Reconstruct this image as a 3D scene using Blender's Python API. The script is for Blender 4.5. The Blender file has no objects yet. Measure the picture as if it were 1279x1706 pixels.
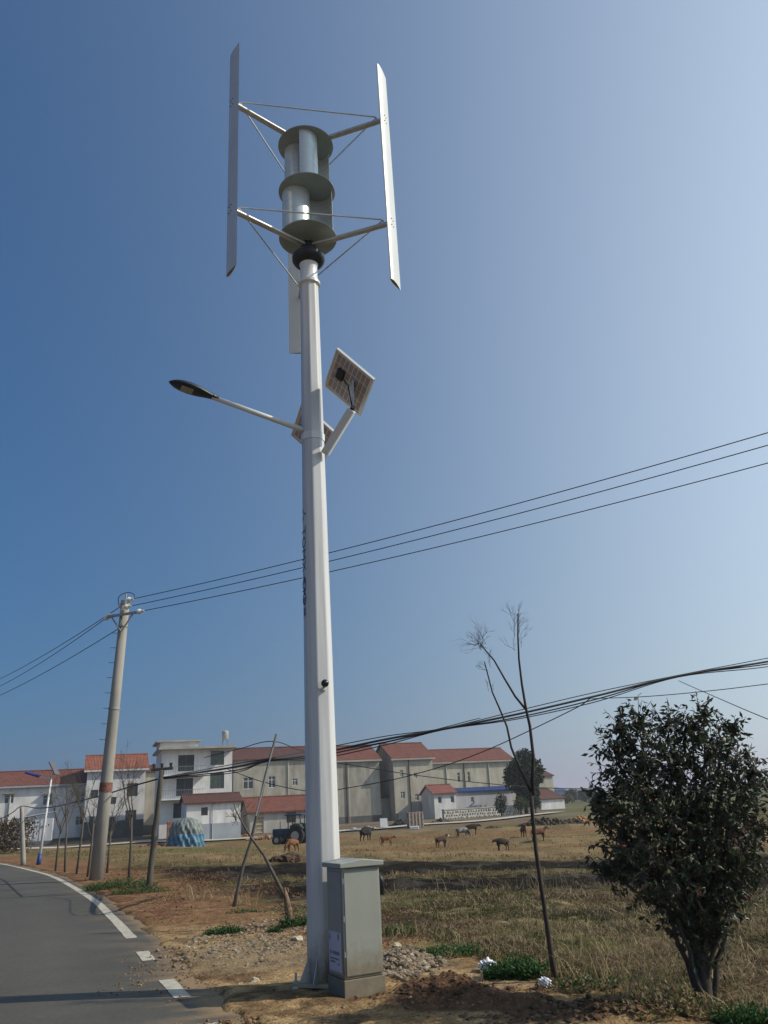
import bpy, bmesh, math, random
import numpy as np
from mathutils import Vector, Matrix

random.seed(7)
scene = bpy.context.scene
col = scene.collection
R = math.radians

# ------------------------------------------------------------------ camera
PW, PH, FPX = 1279.0, 1706.0, 1340.0
PITCH, ROLL, CZ = R(20.1), R(3.2), 1.7
_fw = Vector((0, math.cos(PITCH), math.sin(PITCH)))
_u0 = Vector((1, 0, 0)).cross(_fw)
_rt = Vector((1, 0, 0)) * math.cos(ROLL) - _u0 * math.sin(ROLL)
_up = _rt.cross(_fw)
cam_d = bpy.data.cameras.new('camera'); cam = bpy.data.objects.new('camera', cam_d); col.objects.link(cam)
cam.matrix_world = Matrix(((_rt.x, _up.x, -_fw.x, 0), (_rt.y, _up.y, -_fw.y, 0), (_rt.z, _up.z, -_fw.z, CZ), (0, 0, 0, 1)))
cam_d.sensor_fit = 'HORIZONTAL'; cam_d.sensor_width = 36.0; cam_d.lens = 36.0 * FPX / PW
cam_d.clip_start = 0.05; cam_d.clip_end = 9000
scene.camera = cam

# ------------------------------------------------------------------ light
SUN_EL = R(38.5)
SUN_AZ = Vector((1.0, -0.03, 0)).normalized()          # towards the sun, on the ground
sun_dir = Vector((SUN_AZ.x * math.cos(SUN_EL), SUN_AZ.y * math.cos(SUN_EL), math.sin(SUN_EL)))
world = bpy.data.worlds.new('World'); scene.world = world; world.use_nodes = True
wn = world.node_tree; wn.nodes.clear()
sky = wn.nodes.new('ShaderNodeTexSky'); sky.sky_type = 'NISHITA'; sky.sun_disc = False
sky.sun_elevation = SUN_EL; sky.sun_rotation = math.atan2(SUN_AZ.x, SUN_AZ.y)
sky.altitude = 0; sky.air_density = 1.0; sky.dust_density = 1.0; sky.ozone_density = 3.0
def _n(t, **kw):
    n = wn.nodes.new(t)
    for k, v in kw.items(): setattr(n, k, v)
    return n
def _m(op, a, b=None):
    n = _n('ShaderNodeMath', operation=op)
    for i, q in enumerate((a, b)):
        if q is None: continue
        if isinstance(q, (int, float)): n.inputs[i].default_value = q
        else: wn.links.new(q, n.inputs[i])
    return n.outputs[0]
def _vs(col_, val):            # colour scaled by a value
    n = _n('ShaderNodeVectorMath', operation='SCALE')
    if isinstance(col_, tuple): n.inputs[0].default_value = col_
    else: wn.links.new(col_, n.inputs[0])
    wn.links.new(val, n.inputs['Scale']); return n.outputs[0]
tcw = _n('ShaderNodeTexCoord'); sep = _n('ShaderNodeSeparateXYZ'); wn.links.new(tcw.outputs['Generated'], sep.inputs[0])
S_ = _m('MAXIMUM', sep.outputs[2], 0.0)
dt = _n('ShaderNodeVectorMath', operation='DOT_PRODUCT'); wn.links.new(tcw.outputs['Generated'], dt.inputs[0]); dt.inputs[1].default_value = sun_dir
# hazy air: the blue thins towards the horizon, and the haze is bright on the sun's side
dim = _m('SUBTRACT', 1.0, _m('MULTIPLY', 0.7, _m('EXPONENT', _m('MULTIPLY', S_, -1 / 0.5))))
gl = _m('MULTIPLY', 30.0, _m('EXPONENT', _m('SUBTRACT', _m('MULTIPLY', _m('SUBTRACT', dt.outputs['Value'], 1.0), 5.0), _m('MULTIPLY', S_, 1 / 0.3))))
gl = _m('DIVIDE', gl, _m('ADD', 1.0, _m('DIVIDE', gl, 0.8)))
tint = _n('ShaderNodeVectorMath', operation='MULTIPLY'); wn.links.new(sky.outputs[0], tint.inputs[0]); tint.inputs[1].default_value = (0.41, 0.94, 1.28)
add = _n('ShaderNodeVectorMath', operation='ADD')
wn.links.new(_vs(tint.outputs[0], dim), add.inputs[0]); wn.links.new(_vs((9.8, 9.8, 8.35), gl), add.inputs[1])
hzr = _n('ShaderNodeCombineXYZ'); wn.links.new(_m('MULTIPLY', 0.6, _m('EXPONENT', _m('MULTIPLY', S_, -10.0))), hzr.inputs[0]); wn.links.new(_m('MULTIPLY', 1.7, _m('EXPONENT', _m('MULTIPLY', S_, -1 / 0.06))), hzr.inputs[2])
add2 = _n('ShaderNodeVectorMath', operation='ADD'); wn.links.new(add.outputs[0], add2.inputs[0]); wn.links.new(hzr.outputs[0], add2.inputs[1])   # bluish-grey haze low on the horizon
bg = wn.nodes.new('ShaderNodeBackground'); bg.inputs['Strength'].default_value = 0.1
out = wn.nodes.new('ShaderNodeOutputWorld')
wn.links.new(add2.outputs[0], bg.inputs[0]); wn.links.new(bg.outputs[0], out.inputs[0])
sd = bpy.data.lights.new('sun', 'SUN'); sd.energy = 4.2; sd.angle = R(0.53); sd.color = (1.0, 0.90, 0.74)
so = bpy.data.objects.new('sun', sd); col.objects.link(so)
so.rotation_euler = (-sun_dir).to_track_quat('-Z', 'Y').to_euler(); so.location = (30, 0, 40)
scene.view_settings.view_transform = 'Standard'; scene.view_settings.look = 'None'
scene.view_settings.exposure = 0.0; scene.view_settings.gamma = 1.0
scene.view_settings.use_curve_mapping = False
scene.render.engine = 'CYCLES'
scene.cycles.max_bounces = 6; scene.cycles.volume_bounces = 0

# ------------------------------------------------------------------ photo geometry helpers (a pixel seen at a known depth or on the ground)
def ray(px, py):
    return _fw + _rt * ((px - PW / 2) / FPX) + _up * ((PH / 2 - py) / FPX)
def at(px, py, Y):
    d = ray(px, py); p = d * (Y / d.y); p.z += CZ; return p
def proj(p):
    d = Vector(p) - Vector((0, 0, CZ)); z = d.dot(_fw)
    return PW / 2 + FPX * d.dot(_rt) / z, PH / 2 - FPX * d.dot(_up) / z

# ------------------------------------------------------------------ terrain
EDGE = np.array([(9.5, -16.), (5.6, -8.), (3.75, -4.), (2.02, 0.), (0.2, 4.), (-1.65, 8.12), (-2.41, 9.79), (-3.38, 12.04), (-4.20, 14.0), (-5.6, 17.2),
                 (-7.55, 21.5), (-11.9, 30.2), (-15.1, 35.8), (-20.9, 45.1), (-28, 54.5), (-40, 66), (-60, 80), (-100, 102), (-180, 140)])
def catmull(P, n):
    P = np.asarray(P, float); o = []
    Q = np.vstack([2 * P[0] - P[1], P, 2 * P[-1] - P[-2]])
    for i in range(1, len(Q) - 2):
        for t in np.linspace(0, 1, n, endpoint=False):
            a, b, c, d = Q[i - 1], Q[i], Q[i + 1], Q[i + 2]
            o.append(0.5 * (2 * b + (c - a) * t + (2 * a - 5 * b + 4 * c - d) * t * t + (3 * b - a - 3 * c + d) * t ** 3))
    o.append(P[-1]); return np.array(o)
EDGE_S = catmull(EDGE, 2)
def edge_dist(x, y):
    x = np.asarray(x, float); y = np.asarray(y, float)
    best = np.full(x.shape, 1e18); sg = np.ones(x.shape)
    for a, b in zip(EDGE_S[:-1], EDGE_S[1:]):
        dx, dy = b - a; L = dx * dx + dy * dy
        t = np.clip(((x - a[0]) * dx + (y - a[1]) * dy) / L, 0, 1)
        ex = x - (a[0] + t * dx); ey = y - (a[1] + t * dy); q = ex * ex + ey * ey
        m = q < best; best = np.where(m, q, best)
        sg = np.where(m, np.where(dx * ey - dy * ex < 0, 1.0, -1.0), sg)
    return np.sqrt(best) * sg
def sst(a, b, x):
    t = np.clip((x - a) / (b - a), 0, 1); return t * t * (3 - 2 * t)
def base_z(x, y):
    d = edge_dist(x, y)
    z = -0.9 * sst(3.2, 26, d) + 0.55 * sst(82, 114, y + 0.15 * x) * sst(3.2, 26, d)
    z = np.where(d < -5.9, -0.15 * sst(5.9, 9, -d), z)
    return z
_ES = [tuple(map(float, p)) for p in EDGE_S]
def _sst(a, b, x):
    t = min(1.0, max(0.0, (x - a) / (b - a))); return t * t * (3 - 2 * t)
def gz(x, y):
    best = 1e18; sg = 1.0
    for (ax, ay), (bx, by) in zip(_ES[:-1], _ES[1:]):
        dx, dy = bx - ax, by - ay; t = min(1.0, max(0.0, ((x - ax) * dx + (y - ay) * dy) / (dx * dx + dy * dy)))
        ex, ey = x - ax - t * dx, y - ay - t * dy; q = ex * ex + ey * ey
        if q < best: best = q; sg = 1.0 if dx * ey - dy * ex < 0 else -1.0
    d = math.sqrt(best) * sg
    if d < -5.9: return -0.15 * _sst(5.9, 9, -d)
    return -0.9 * _sst(3.2, 26, d) + 0.55 * _sst(82, 114, y + 0.15 * x) * _sst(3.2, 26, d)
def ground(px, py):
    d = ray(px, py); lo = None; t = 3.0
    while t < 2500:
        p = d * t
        if p.z + CZ < gz(p.x, p.y): break
        lo = t; t *= 1.03
    a, b = lo or 3.0, t
    for _ in range(24):
        m = (a + b) / 2; p = d * m
        if p.z + CZ < gz(p.x, p.y): b = m
        else: a = m
    p = d * b; return Vector((p.x, p.y, gz(p.x, p.y)))
def vnoise(x, y, seed=0):
    xi = np.floor(x).astype(np.int64); yi = np.floor(y).astype(np.int64); fx = x - xi; fy = y - yi
    def h(a, b):
        n = (a * 374761393 + b * 668265263 + seed * 982451653) & 0x7fffffff
        n = ((n ^ (n >> 13)) * 1274126177) & 0x7fffffff
        return ((n ^ (n >> 16)) & 0xffff) / 65535.0
    u = fx * fx * (3 - 2 * fx); v = fy * fy * (3 - 2 * fy)
    return (h(xi, yi) * (1 - u) + h(xi + 1, yi) * u) * (1 - v) + (h(xi, yi + 1) * (1 - u) + h(xi + 1, yi + 1) * u) * v
def fbm(x, y, s, o=4, seed=0):
    r = np.zeros_like(x); a = 0.5; f = s; tot = 0
    for i in range(o):
        r += a * vnoise(x * f + 17.3 * i, y * f - 9.1 * i, seed + i); tot += a; a *= 0.55; f *= 2.07
    return r / tot

SOIL = ((0.32, 8.55, 0.30, 0.12), (0.62, 8.35, 0.26, 0.09), (-0.1, 8.45, 0.3, 0.07), (1.05, 8.1, .3, .10), (0.15, 8.75, 0.25, 0.10), (0.45, 8.72, .16, .12), (1.5, 7.75, .3, .07), (1.9, 7.6, .4, .07))
def full_z(x, y, d=None):
    if d is None: d = edge_dist(x, y)
    z = base_z(x, y); near = 1 - sst(40, 90, y)
    field = sst(3.0, 5.0, d + (fbm(x, y, 0.6, 3, 5) - .5) * 2)
    z = z + (fbm(x, y, 1.9, 3, 1) - 0.5) * (0.05 + 0.09 * field) * near
    z = z + (fbm(x, y, 5.2, 2, 31) - 0.5) * 0.035 * (1 - sst(14, 28, y)) * sst(0.25, 0.9, d)
    z = z + (fbm(x, y, 0.25, 4, 2) - 0.5) * 0.18 * sst(5, 12, d) * (1 - sst(85, 110, y))
    for yy, hh, w in ((44, 0.16, 0.8), (56, 0.14, 0.7), (67, .18, .8), (79, 0.25, 1.0)):      # field bunds across the view
        q = y + 0.12 * x + (fbm(x, y, 0.1, 2, 8) - .5) * 5 - yy
        z = z + hh * np.exp(-(q / w) ** 2) * sst(5, 12, d)
    for cx, cy, r, h in SOIL:                                                                   # dug soil beside the cabinet
        z = z + h * np.exp(-((x - cx) ** 2 + (y - cy) ** 2) / r ** 2 * 1.4) * (0.3 + 1.3 * fbm(x, y, 5.5, 3, 12))
    return z
def fz(x, y): return float(full_z(np.array([x]), np.array([y]))[0])
def burn_bands(x, y, n2):
    q = y - 0.22 * np.maximum(x, 0) + (fbm(x, y, .2, 4, 52) - .5) * 4.5 + (n2 - .5) * 2.4
    return sst(17.9, 18.8, q) * (1 - sst(22.2, 23.2, q)), sst(24.8, 25.8, q) * (1 - sst(32.0, 33.8, q))
# ------------------------------------------------------------------ materials
_mats = {}
def mat(name, c, rough=0.8, var=0.18, scale=6.0, bump=0.0, bscale=40.0, metal=0.0, spec=0.3, c2=None, stretch=None, coat=0.0):
    if name in _mats: return _mats[name]
    m = bpy.data.materials.new(name); m.use_nodes = True; nt = m.node_tree; b = nt.nodes['Principled BSDF']
    b.inputs['Roughness'].default_value = rough; b.inputs['Metallic'].default_value = metal
    b.inputs['Specular IOR Level'].default_value = spec; b.inputs['Coat Weight'].default_value = coat
    tc = nt.nodes.new('ShaderNodeTexCoord'); src = tc.outputs['Object']
    if stretch:
        mp = nt.nodes.new('ShaderNodeMapping'); mp.inputs['Scale'].default_value = stretch
        nt.links.new(src, mp.inputs[0]); src = mp.outputs[0]
    n = nt.nodes.new('ShaderNodeTexNoise'); n.inputs['Scale'].default_value = scale; n.inputs['Detail'].default_value = 6
    n.inputs['Roughness'].default_value = 0.62
    nt.links.new(src, n.inputs['Vector'])
    mr = nt.nodes.new('ShaderNodeMapRange'); mr.inputs[1].default_value = 0.3; mr.inputs[2].default_value = 0.7
    nt.links.new(n.outputs[0], mr.inputs[0])
    mx = nt.nodes.new('ShaderNodeMix'); mx.data_type = 'RGBA'
    c2 = c2 or tuple(min(1, k * (1 + var)) for k in c); cd = tuple(k * (1 - var) for k in c) if c2 is None else tuple(k * (1 - var) for k in c)
    mx.inputs[6].default_value = (*cd, 1); mx.inputs[7].default_value = (*c2, 1)
    nt.links.new(mr.outputs[0], mx.inputs[0]); nt.links.new(mx.outputs[2], b.inputs['Base Color'])
    if bump:
        n2 = nt.nodes.new('ShaderNodeTexNoise'); n2.inputs['Scale'].default_value = bscale; n2.inputs['Detail'].default_value = 4
        nt.links.new(src, n2.inputs['Vector'])
        bp = nt.nodes.new('ShaderNodeBump'); bp.inputs['Strength'].default_value = bump; bp.inputs['Distance'].default_value = 0.02
        nt.links.new(n2.outputs[0], bp.inputs['Height']); nt.links.new(bp.outputs[0], b.inputs['Normal'])
    _mats[name] = m; return m
def vcol_mat(name, fine=60.0, amt=0.5, bump=0.6, bscale=30.0, rough=0.95, spec=0.15):
    m = bpy.data.materials.new(name); m.use_nodes = True; nt = m.node_tree; b = nt.nodes['Principled BSDF']
    b.inputs['Roughness'].default_value = rough; b.inputs['Specular IOR Level'].default_value = spec
    at_ = nt.nodes.new('ShaderNodeAttribute'); at_.attribute_name = 'Col'
    tc = nt.nodes.new('ShaderNodeTexCoord')
    n = nt.nodes.new('ShaderNodeTexNoise'); n.inputs['Scale'].default_value = fine; n.inputs['Detail'].default_value = 7; n.inputs['Roughness'].default_value = 0.75
    nt.links.new(tc.outputs['Object'], n.inputs['Vector'])
    mr = nt.nodes.new('ShaderNodeMapRange'); mr.inputs[1].default_value = 0.25; mr.inputs[2].default_value = 0.75
    mr.inputs[3].default_value = 1 - amt; mr.inputs[4].default_value = 1 + amt
    nt.links.new(n.outputs[0], mr.inputs[0])
    mx = nt.nodes.new('ShaderNodeMix'); mx.data_type = 'RGBA'; mx.blend_type = 'MULTIPLY'; mx.inputs[0].default_value = 1
    nm = nt.nodes.new('ShaderNodeTexNoise'); nm.inputs['Scale'].default_value = fine / 7; nm.inputs['Detail'].default_value = 5; nm.inputs['Roughness'].default_value = .7
    nt.links.new(tc.outputs['Object'], nm.inputs['Vector'])
    mr2 = nt.nodes.new('ShaderNodeMapRange'); mr2.inputs[1].default_value = .3; mr2.inputs[2].default_value = .7; mr2.inputs[3].default_value = 1 - amt * .8; mr2.inputs[4].default_value = 1 + amt * .7
    nt.links.new(nm.outputs[0], mr2.inputs[0]); mu = nt.nodes.new('ShaderNodeMath'); mu.operation = 'MULTIPLY'; nt.links.new(mr.outputs[0], mu.inputs[0]); nt.links.new(mr2.outputs[0], mu.inputs[1])
    nt.links.new(at_.outputs['Color'], mx.inputs[6]); nt.links.new(mu.outputs[0], mx.inputs[7])
    nt.links.new(mx.outputs[2], b.inputs['Base Color'])
    n2 = nt.nodes.new('ShaderNodeTexNoise'); n2.inputs['Scale'].default_value = bscale; n2.inputs['Detail'].default_value = 6
    nt.links.new(tc.outputs['Object'], n2.inputs['Vector'])
    bp = nt.nodes.new('ShaderNodeBump'); bp.inputs['Strength'].default_value = bump; bp.inputs['Distance'].default_value = 0.03
    nt.links.new(n2.outputs[0], bp.inputs['Height']); nt.links.new(bp.outputs[0], b.inputs['Normal'])
    _mats[name] = m; return m
def attr_leaf_mat(name, rough=0.45, spec=0.4, trans=0.25):
    m = bpy.data.materials.new(name); m.use_nodes = True; nt = m.node_tree; b = nt.nodes['Principled BSDF']
    b.inputs['Roughness'].default_value = rough; b.inputs['Specular IOR Level'].default_value = spec
    at_ = nt.nodes.new('ShaderNodeAttribute'); at_.attribute_name = 'Col'
    nt.links.new(at_.outputs['Color'], b.inputs['Base Color'])
    if trans:
        tr = nt.nodes.new('ShaderNodeBsdfTranslucent'); nt.links.new(at_.outputs['Color'], tr.inputs[0])
        ms = nt.nodes.new('ShaderNodeMixShader'); ms.inputs[0].default_value = trans
        o = nt.nodes['Material Output']
        nt.links.new(b.outputs[0], ms.inputs[1]); nt.links.new(tr.outputs[0], ms.inputs[2]); nt.links.new(ms.outputs[0], o.inputs[0])
    _mats[name] = m; return m

# ------------------------------------------------------------------ mesh builder
def basis(d):
    d = Vector(d).normalized(); a = Vector((0, 0, 1)) if abs(d.z) < 0.95 else Vector((1, 0, 0))
    u = a.cross(d).normalized(); return u, d.cross(u), d
class MB:
    def __init__(s): s.v = []; s.f = []; s.c = []
    def add(s, vs, fs, c=None):
        o = len(s.v); s.v += [tuple(p) for p in vs]; s.f += [tuple(i + o for i in q) for q in fs]
        if c is not None: s.c += [c] * len(fs)
        return s
    def box(s, x0, y0, z0, x1, y1, z1):
        return s.add([(x0, y0, z0), (x1, y0, z0), (x1, y1, z0), (x0, y1, z0), (x0, y0, z1), (x1, y0, z1), (x1, y1, z1), (x0, y1, z1)],
                     [(0, 3, 2, 1), (4, 5, 6, 7), (0, 1, 5, 4), (1, 2, 6, 5), (2, 3, 7, 6), (3, 0, 4, 7)])
    def cbox(s, c, sx, sy, sz): return s.box(c[0] - sx / 2, c[1] - sy / 2, c[2] - sz / 2, c[0] + sx / 2, c[1] + sy / 2, c[2] + sz / 2)
    def obox(s, c, ax, ay, az):          # half-axis vectors
        c = Vector(c); ax, ay, az = Vector(ax), Vector(ay), Vector(az)
        P = [c + ax * i + ay * j + az * k for k in (-1, 1) for i, j in ((-1, -1), (1, -1), (1, 1), (-1, 1))]
        return s.add(P, [(0, 3, 2, 1), (4, 5, 6, 7), (0, 1, 5, 4), (1, 2, 6, 5), (2, 3, 7, 6), (3, 0, 4, 7)])
    def bar(s, p0, p1, w, h=None, upv=None):
        p0, p1 = Vector(p0), Vector(p1); u, v, d = basis(p1 - p0)
        if upv is not None:
            u = Vector(upv).cross(d).normalized(); v = d.cross(u)
        return s.obox((p0 + p1) / 2, u * w / 2, v * (h or w) / 2, (p1 - p0) / 2)
    def tube(s, pts, rad, n=8, caps=True, ph=0.0):
        pts = [Vector(p) for p in pts]; o = len(s.v)
        if not hasattr(rad, '__len__'): rad = [rad] * len(pts)
        if len(rad) != len(pts): rad = np.interp(np.linspace(0, 1, len(pts)), np.linspace(0, 1, len(rad)), rad)
        u = v = None
        for i, p in enumerate(pts):
            d = (pts[min(i + 1, len(pts) - 1)] - pts[max(i - 1, 0)]).normalized()
            if u is None: u, v, d = basis(d)
            else:
                u = (u - d * u.dot(d)).normalized(); v = d.cross(u)
            for k in range(n):
                a = 2 * math.pi * k / n + ph; s.v.append(tuple(p + (u * math.cos(a) + v * math.sin(a)) * rad[i]))
        for i in range(len(pts) - 1):
            for k in range(n):
                a, b = o + i * n + k, o + i * n + (k + 1) % n; s.f.append((a, b, b + n, a + n))
        if caps:
            s.f.append(tuple(o + k for k in reversed(range(n)))); e = o + (len(pts) - 1) * n; s.f.append(tuple(e + k for k in range(n)))
        return s
    def lathe(s, prof, c=(0, 0, 0), n=24):
        o = len(s.v)
        for r, z in prof:
            for k in range(n):
                a = 2 * math.pi * k / n; s.v.append((c[0] + r * math.cos(a), c[1] + r * math.sin(a), c[2] + z))
        for i in range(len(prof) - 1):
            for k in range(n):
                a, b = o + i * n + k, o + i * n + (k + 1) % n; s.f.append((a, b, b + n, a + n))
        s.f.append(tuple(o + k for k in reversed(range(n)))); e = o + (len(prof) - 1) * n; s.f.append(tuple(e + k for k in range(n)))
        return s
    def prism(s, poly, off):             # polygon of 3D points extruded by off
        n = len(poly); off = Vector(off); P = [Vector(p) for p in poly]; P2 = [p + off for p in P]
        return s.add(P + P2, [tuple(reversed(range(n))), tuple(range(n, 2 * n))] + [(i, (i + 1) % n, (i + 1) % n + n, i + n) for i in range(n)])
    def rock(s, c, r, sq=(1, 1, 1), seed=0, sub=1):
        bm = bmesh.new(); bmesh.ops.create_icosphere(bm, subdivisions=sub, radius=1); rr = random.Random(seed)
        k = [1 + rr.uniform(-0.28, 0.25) for _ in bm.verts]
        q = Matrix.Rotation(rr.uniform(0, 6.28), 3, Vector((rr.uniform(-1, 1), rr.uniform(-1, 1), rr.uniform(-1, 1))).normalized())
        vs = []
        for v, f in zip(bm.verts, k):
            p = q @ (v.co * f); vs.append((c[0] + p.x * r * sq[0], c[1] + p.y * r * sq[1], c[2] + p.z * r * sq[2]))
        fs = [[v.index for v in f.verts] for f in bm.faces]; bm.free()
        return s.add(vs, fs)
    def mesh(s, name, m, smooth=False):
        me = bpy.data.meshes.new(name); me.from_pydata(s.v, [], s.f)
        if m: me.materials.append(m)
        if s.c and len(s.c) == len(s.f):
            ca = me.color_attributes.new('Col', 'FLOAT_COLOR', 'CORNER')
            arr = []
            for q, cc in zip(s.f, s.c): arr += list((*cc, 1.0)) * len(q)
            ca.data.foreach_set('color', arr)
        if smooth: me.polygons.foreach_set('use_smooth', [True] * len(me.polygons))
        me.update(); return me
    def build(s, name, m, parent=None, smooth=False, fixn=True):
        me = s.mesh(name, m, smooth)
        if fixn and len(s.f) < 5000:
            bm = bmesh.new(); bm.from_mesh(me); bmesh.ops.recalc_face_normals(bm, faces=bm.faces); bm.to_mesh(me); bm.free()
        return link(name, me, parent)
def link(name, data, parent=None):
    o = bpy.data.objects.new(name, data); col.objects.link(o)
    if parent: o.parent = parent
    return o
def tag(o, label=None, cat=None, group=None, kind=None):
    if label: o['label'] = label
    if cat: o['category'] = cat
    if group: o['group'] = group
    if kind: o['kind'] = kind
    return o
def empty(name, loc=(0, 0, 0), rz=0, label=None, cat=None, group=None):
    o = link(name, None); o.location = loc; o.rotation_euler = (0, 0, rz); o.empty_display_size = 0.3
    return tag(o, label, cat, group)
def autosmooth(o, ang=35):
    me = o.data
    bm = bmesh.new(); bm.from_mesh(me)
    for e in bm.edges: e.smooth = not (len(e.link_faces) == 2 and e.calc_face_angle(0) > R(ang))
    for f in bm.faces: f.smooth = True
    bm.to_mesh(me); bm.free(); return o
def bevel(o, w, seg=2):
    md = o.modifiers.new('bevel', 'BEVEL'); md.width = w; md.segments = seg; md.limit_method = 'ANGLE'; md.angle_limit = R(40); return o

# ================================================================== GROUND
def build_ground():
    rings = list(np.concatenate([[0.02, 0.7, 1.5, 2.5, 3.5, 4.5], 5.0 * 1.0045 ** np.arange(0, 400), 30.12 * 1.009 ** np.arange(1, 530)]))
    rings = np.array([r for r in rings if r < 3300])
    ang = np.concatenate([np.arange(-46, 46.01, 0.25), np.arange(55, 306, 5)])
    A, Rr = np.meshgrid(R(1) * ang, rings); x = (Rr * np.sin(A)).ravel(); y = (Rr * np.cos(A)).ravel()
    d = edge_dist(x, y); z = full_z(x, y, d)
    # under the road
    rag = (fbm(x, y, 1.8, 4, 41) - .5) * 0.45
    under = (1 - sst(0.02 + rag, 0.36 + rag, d)) * sst(-6.4, -6.0, d)
    z = np.where(d > -6.4, z * (1 - under) - 0.10 * under, z)
    z = np.where((d > 0) & (d < 2.5), z + 0.015 * (1 - under), z)
    # ---- colours
    n1 = fbm(x, y, 0.9, 5, 3); n2 = fbm(x, y, 3.5, 4, 4); n3 = fbm(x, y, 0.18, 4, 6); n4 = fbm(x, y * 0.35, 0.5, 4, 9)
    def C(*c): return np.array(c)[None, :]
    def mixc(a, b, t): t = np.clip(t, 0, 1)[:, None]; return a * (1 - t) + b * t
    N = len(x); one = np.ones((N, 1))
    dirt = mixc(one * C(.235, .148, .072), one * C(.33, .225, .115), sst(.35, .65, n1))
    dirt = mixc(dirt, one * C(.115, .072, .042), sst(.44, .66, n2) * .85)
    litter = mixc(one * C(.135, .065, .04), one * C(.22, .13, .07), sst(.4, .62, n2))
    dirt = mixc(dirt, litter, sst(13, 17, y) * sst(.3, .55, n1 + .1) * .9)
    grav = np.exp(-(((x + 1.7) / 1.2) ** 2 + ((y - 11.8) / 1.5) ** 2)) + np.exp(-(((x + .02) / .7) ** 2 + ((y - 10.6) / .8) ** 2))
    dirt = mixc(dirt, one * C(.215, .165, .105), sst(.25, .6, grav + (n1 - .5) * .9) * .7)
    soil = np.exp(-(((x - .45) / .75) ** 2 + ((y - 8.35) / .42) ** 2)) + np.exp(-(((x - 1.55) / .8) ** 2 + ((y - 7.7) / .35) ** 2)) * .9
    tt_ = np.clip(((x - .1) * 1.1 + (y - 10.0) * -1.05) / 2.31, 0, 1); ln = np.hypot(x - (.1 + 1.1 * tt_), y - (10.0 - 1.05 * tt_))
    dirt = mixc(dirt, one * C(.33, .235, .135), np.exp(-(ln / .26) ** 2) * .85)
    dirt = mixc(dirt, one * C(.11, .062, .036), sst(.3, .6, soil))
    fld = mixc(one * C(.115, .088, .046), one * C(.085, .082, .034), sst(.42, .6, n1))
    fld = mixc(fld, one * C(.060, .074, .024), sst(.48, .66, n4) * .8)
    fld = mixc(fld, one * C(.21, .165, .095), sst(.5, .68, n2) * .7)
    fld = mixc(fld, one * C(.05, .034, .02), sst(.5, .66, fbm(x, y * .6, 1.2, 4, 77)) * .8)
    far = mixc(one * C(.225, .16, .085), one * C(.155, .115, .06), sst(.4, .62, n4))
    far = mixc(far, one * C(.092, .098, .038), sst(.52, .66, fbm(x * .35, y, .22, 4, 15)) * .8)
    far = mixc(far, one * C(.19, .11, .055), sst(.54, .66, fbm(x * .3, y, .3, 3, 25)) * .8)
    cc = mixc(fld, far, sst(33, 42, y + (n3 - .5) * 8))
    # burnt strips
    b1, b2 = burn_bands(x, y, n2)
    burn = np.maximum(b1, b2) * sst(2.2, 3.6, d + (n2 - .5) * 1.5) * (0.86 + .14 * sst(.34, .5, n1 * .6 + n2 * .4 + .02))
    burn = np.maximum(burn, np.exp(-(((x - 3.4) / 1.6) ** 2 + ((y - 14.6) / .6) ** 2)) * sst(.42, .6, n1 + n2 * .3) * .9)
    cc = mixc(cc, one * C(.013, .011, .010), burn * .98)
    ash = burn * sst(.58, .68, fbm(x, y * .5, 1.4, 3, 61)); cc = mixc(cc, one * C(.13, .115, .10), ash * .25)
    cc = mixc(cc, mixc(one * C(.12, .095, .068), one * C(.18, .145, .10), sst(.4, .6, n3)), sst(84, 104, y + .1 * x + (n3 - .5) * 14))
    green = mixc(one * C(.085, .105, .04), one * C(.13, .12, .055), sst(.4, .6, n3))
    cc = mixc(cc, green, sst(85, 105, y - 0.0 * x) * sst(14, 26, x - (y - 100) * .12) * .75)
    cc = mixc(cc, green * .8, sst(220, 300, np.hypot(x, y)))
    tt = sst(2.6, 4.0, d + (n1 - .5) * 2.6 + .5 * sst(9, 14, y))
    cc = mixc(dirt, cc, tt)
    cc = np.clip(cc, 0.01, 1)
    nr, na = len(rings), len(ang)
    idx = np.arange(nr * na).reshape(nr, na); nx = np.roll(idx, -1, axis=1)
    F = np.stack([idx[:-1], nx[:-1], nx[1:], idx[1:]], -1).reshape(-1, 4)[:, ::-1]
    me = bpy.data.meshes.new('ground')
    me.vertices.add(N); me.vertices.foreach_set('co', np.stack([x, y, z], 1).ravel())
    me.loops.add(F.size); me.loops.foreach_set('vertex_index', F.ravel())
    me.polygons.add(len(F)); me.polygons.foreach_set('loop_start', np.arange(0, F.size, 4)); me.polygons.foreach_set('loop_total', np.full(len(F), 4))
    ca = me.color_attributes.new('Col', 'FLOAT_COLOR', 'POINT'); ca.data.foreach_set('color', np.hstack([cc, one]).astype(np.float32).ravel())
    me.update(calc_edges=True); me.validate()
    me.polygons.foreach_set('use_smooth', [True] * len(me.polygons))
    me.materials.append(vcol_mat('field_soil', 55, .6, .9, 26, .95, .02))
    return tag(link('ground', me), 'dug roadside soil running down to a stubble field with burnt strips', kind='structure')
build_ground()

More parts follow.
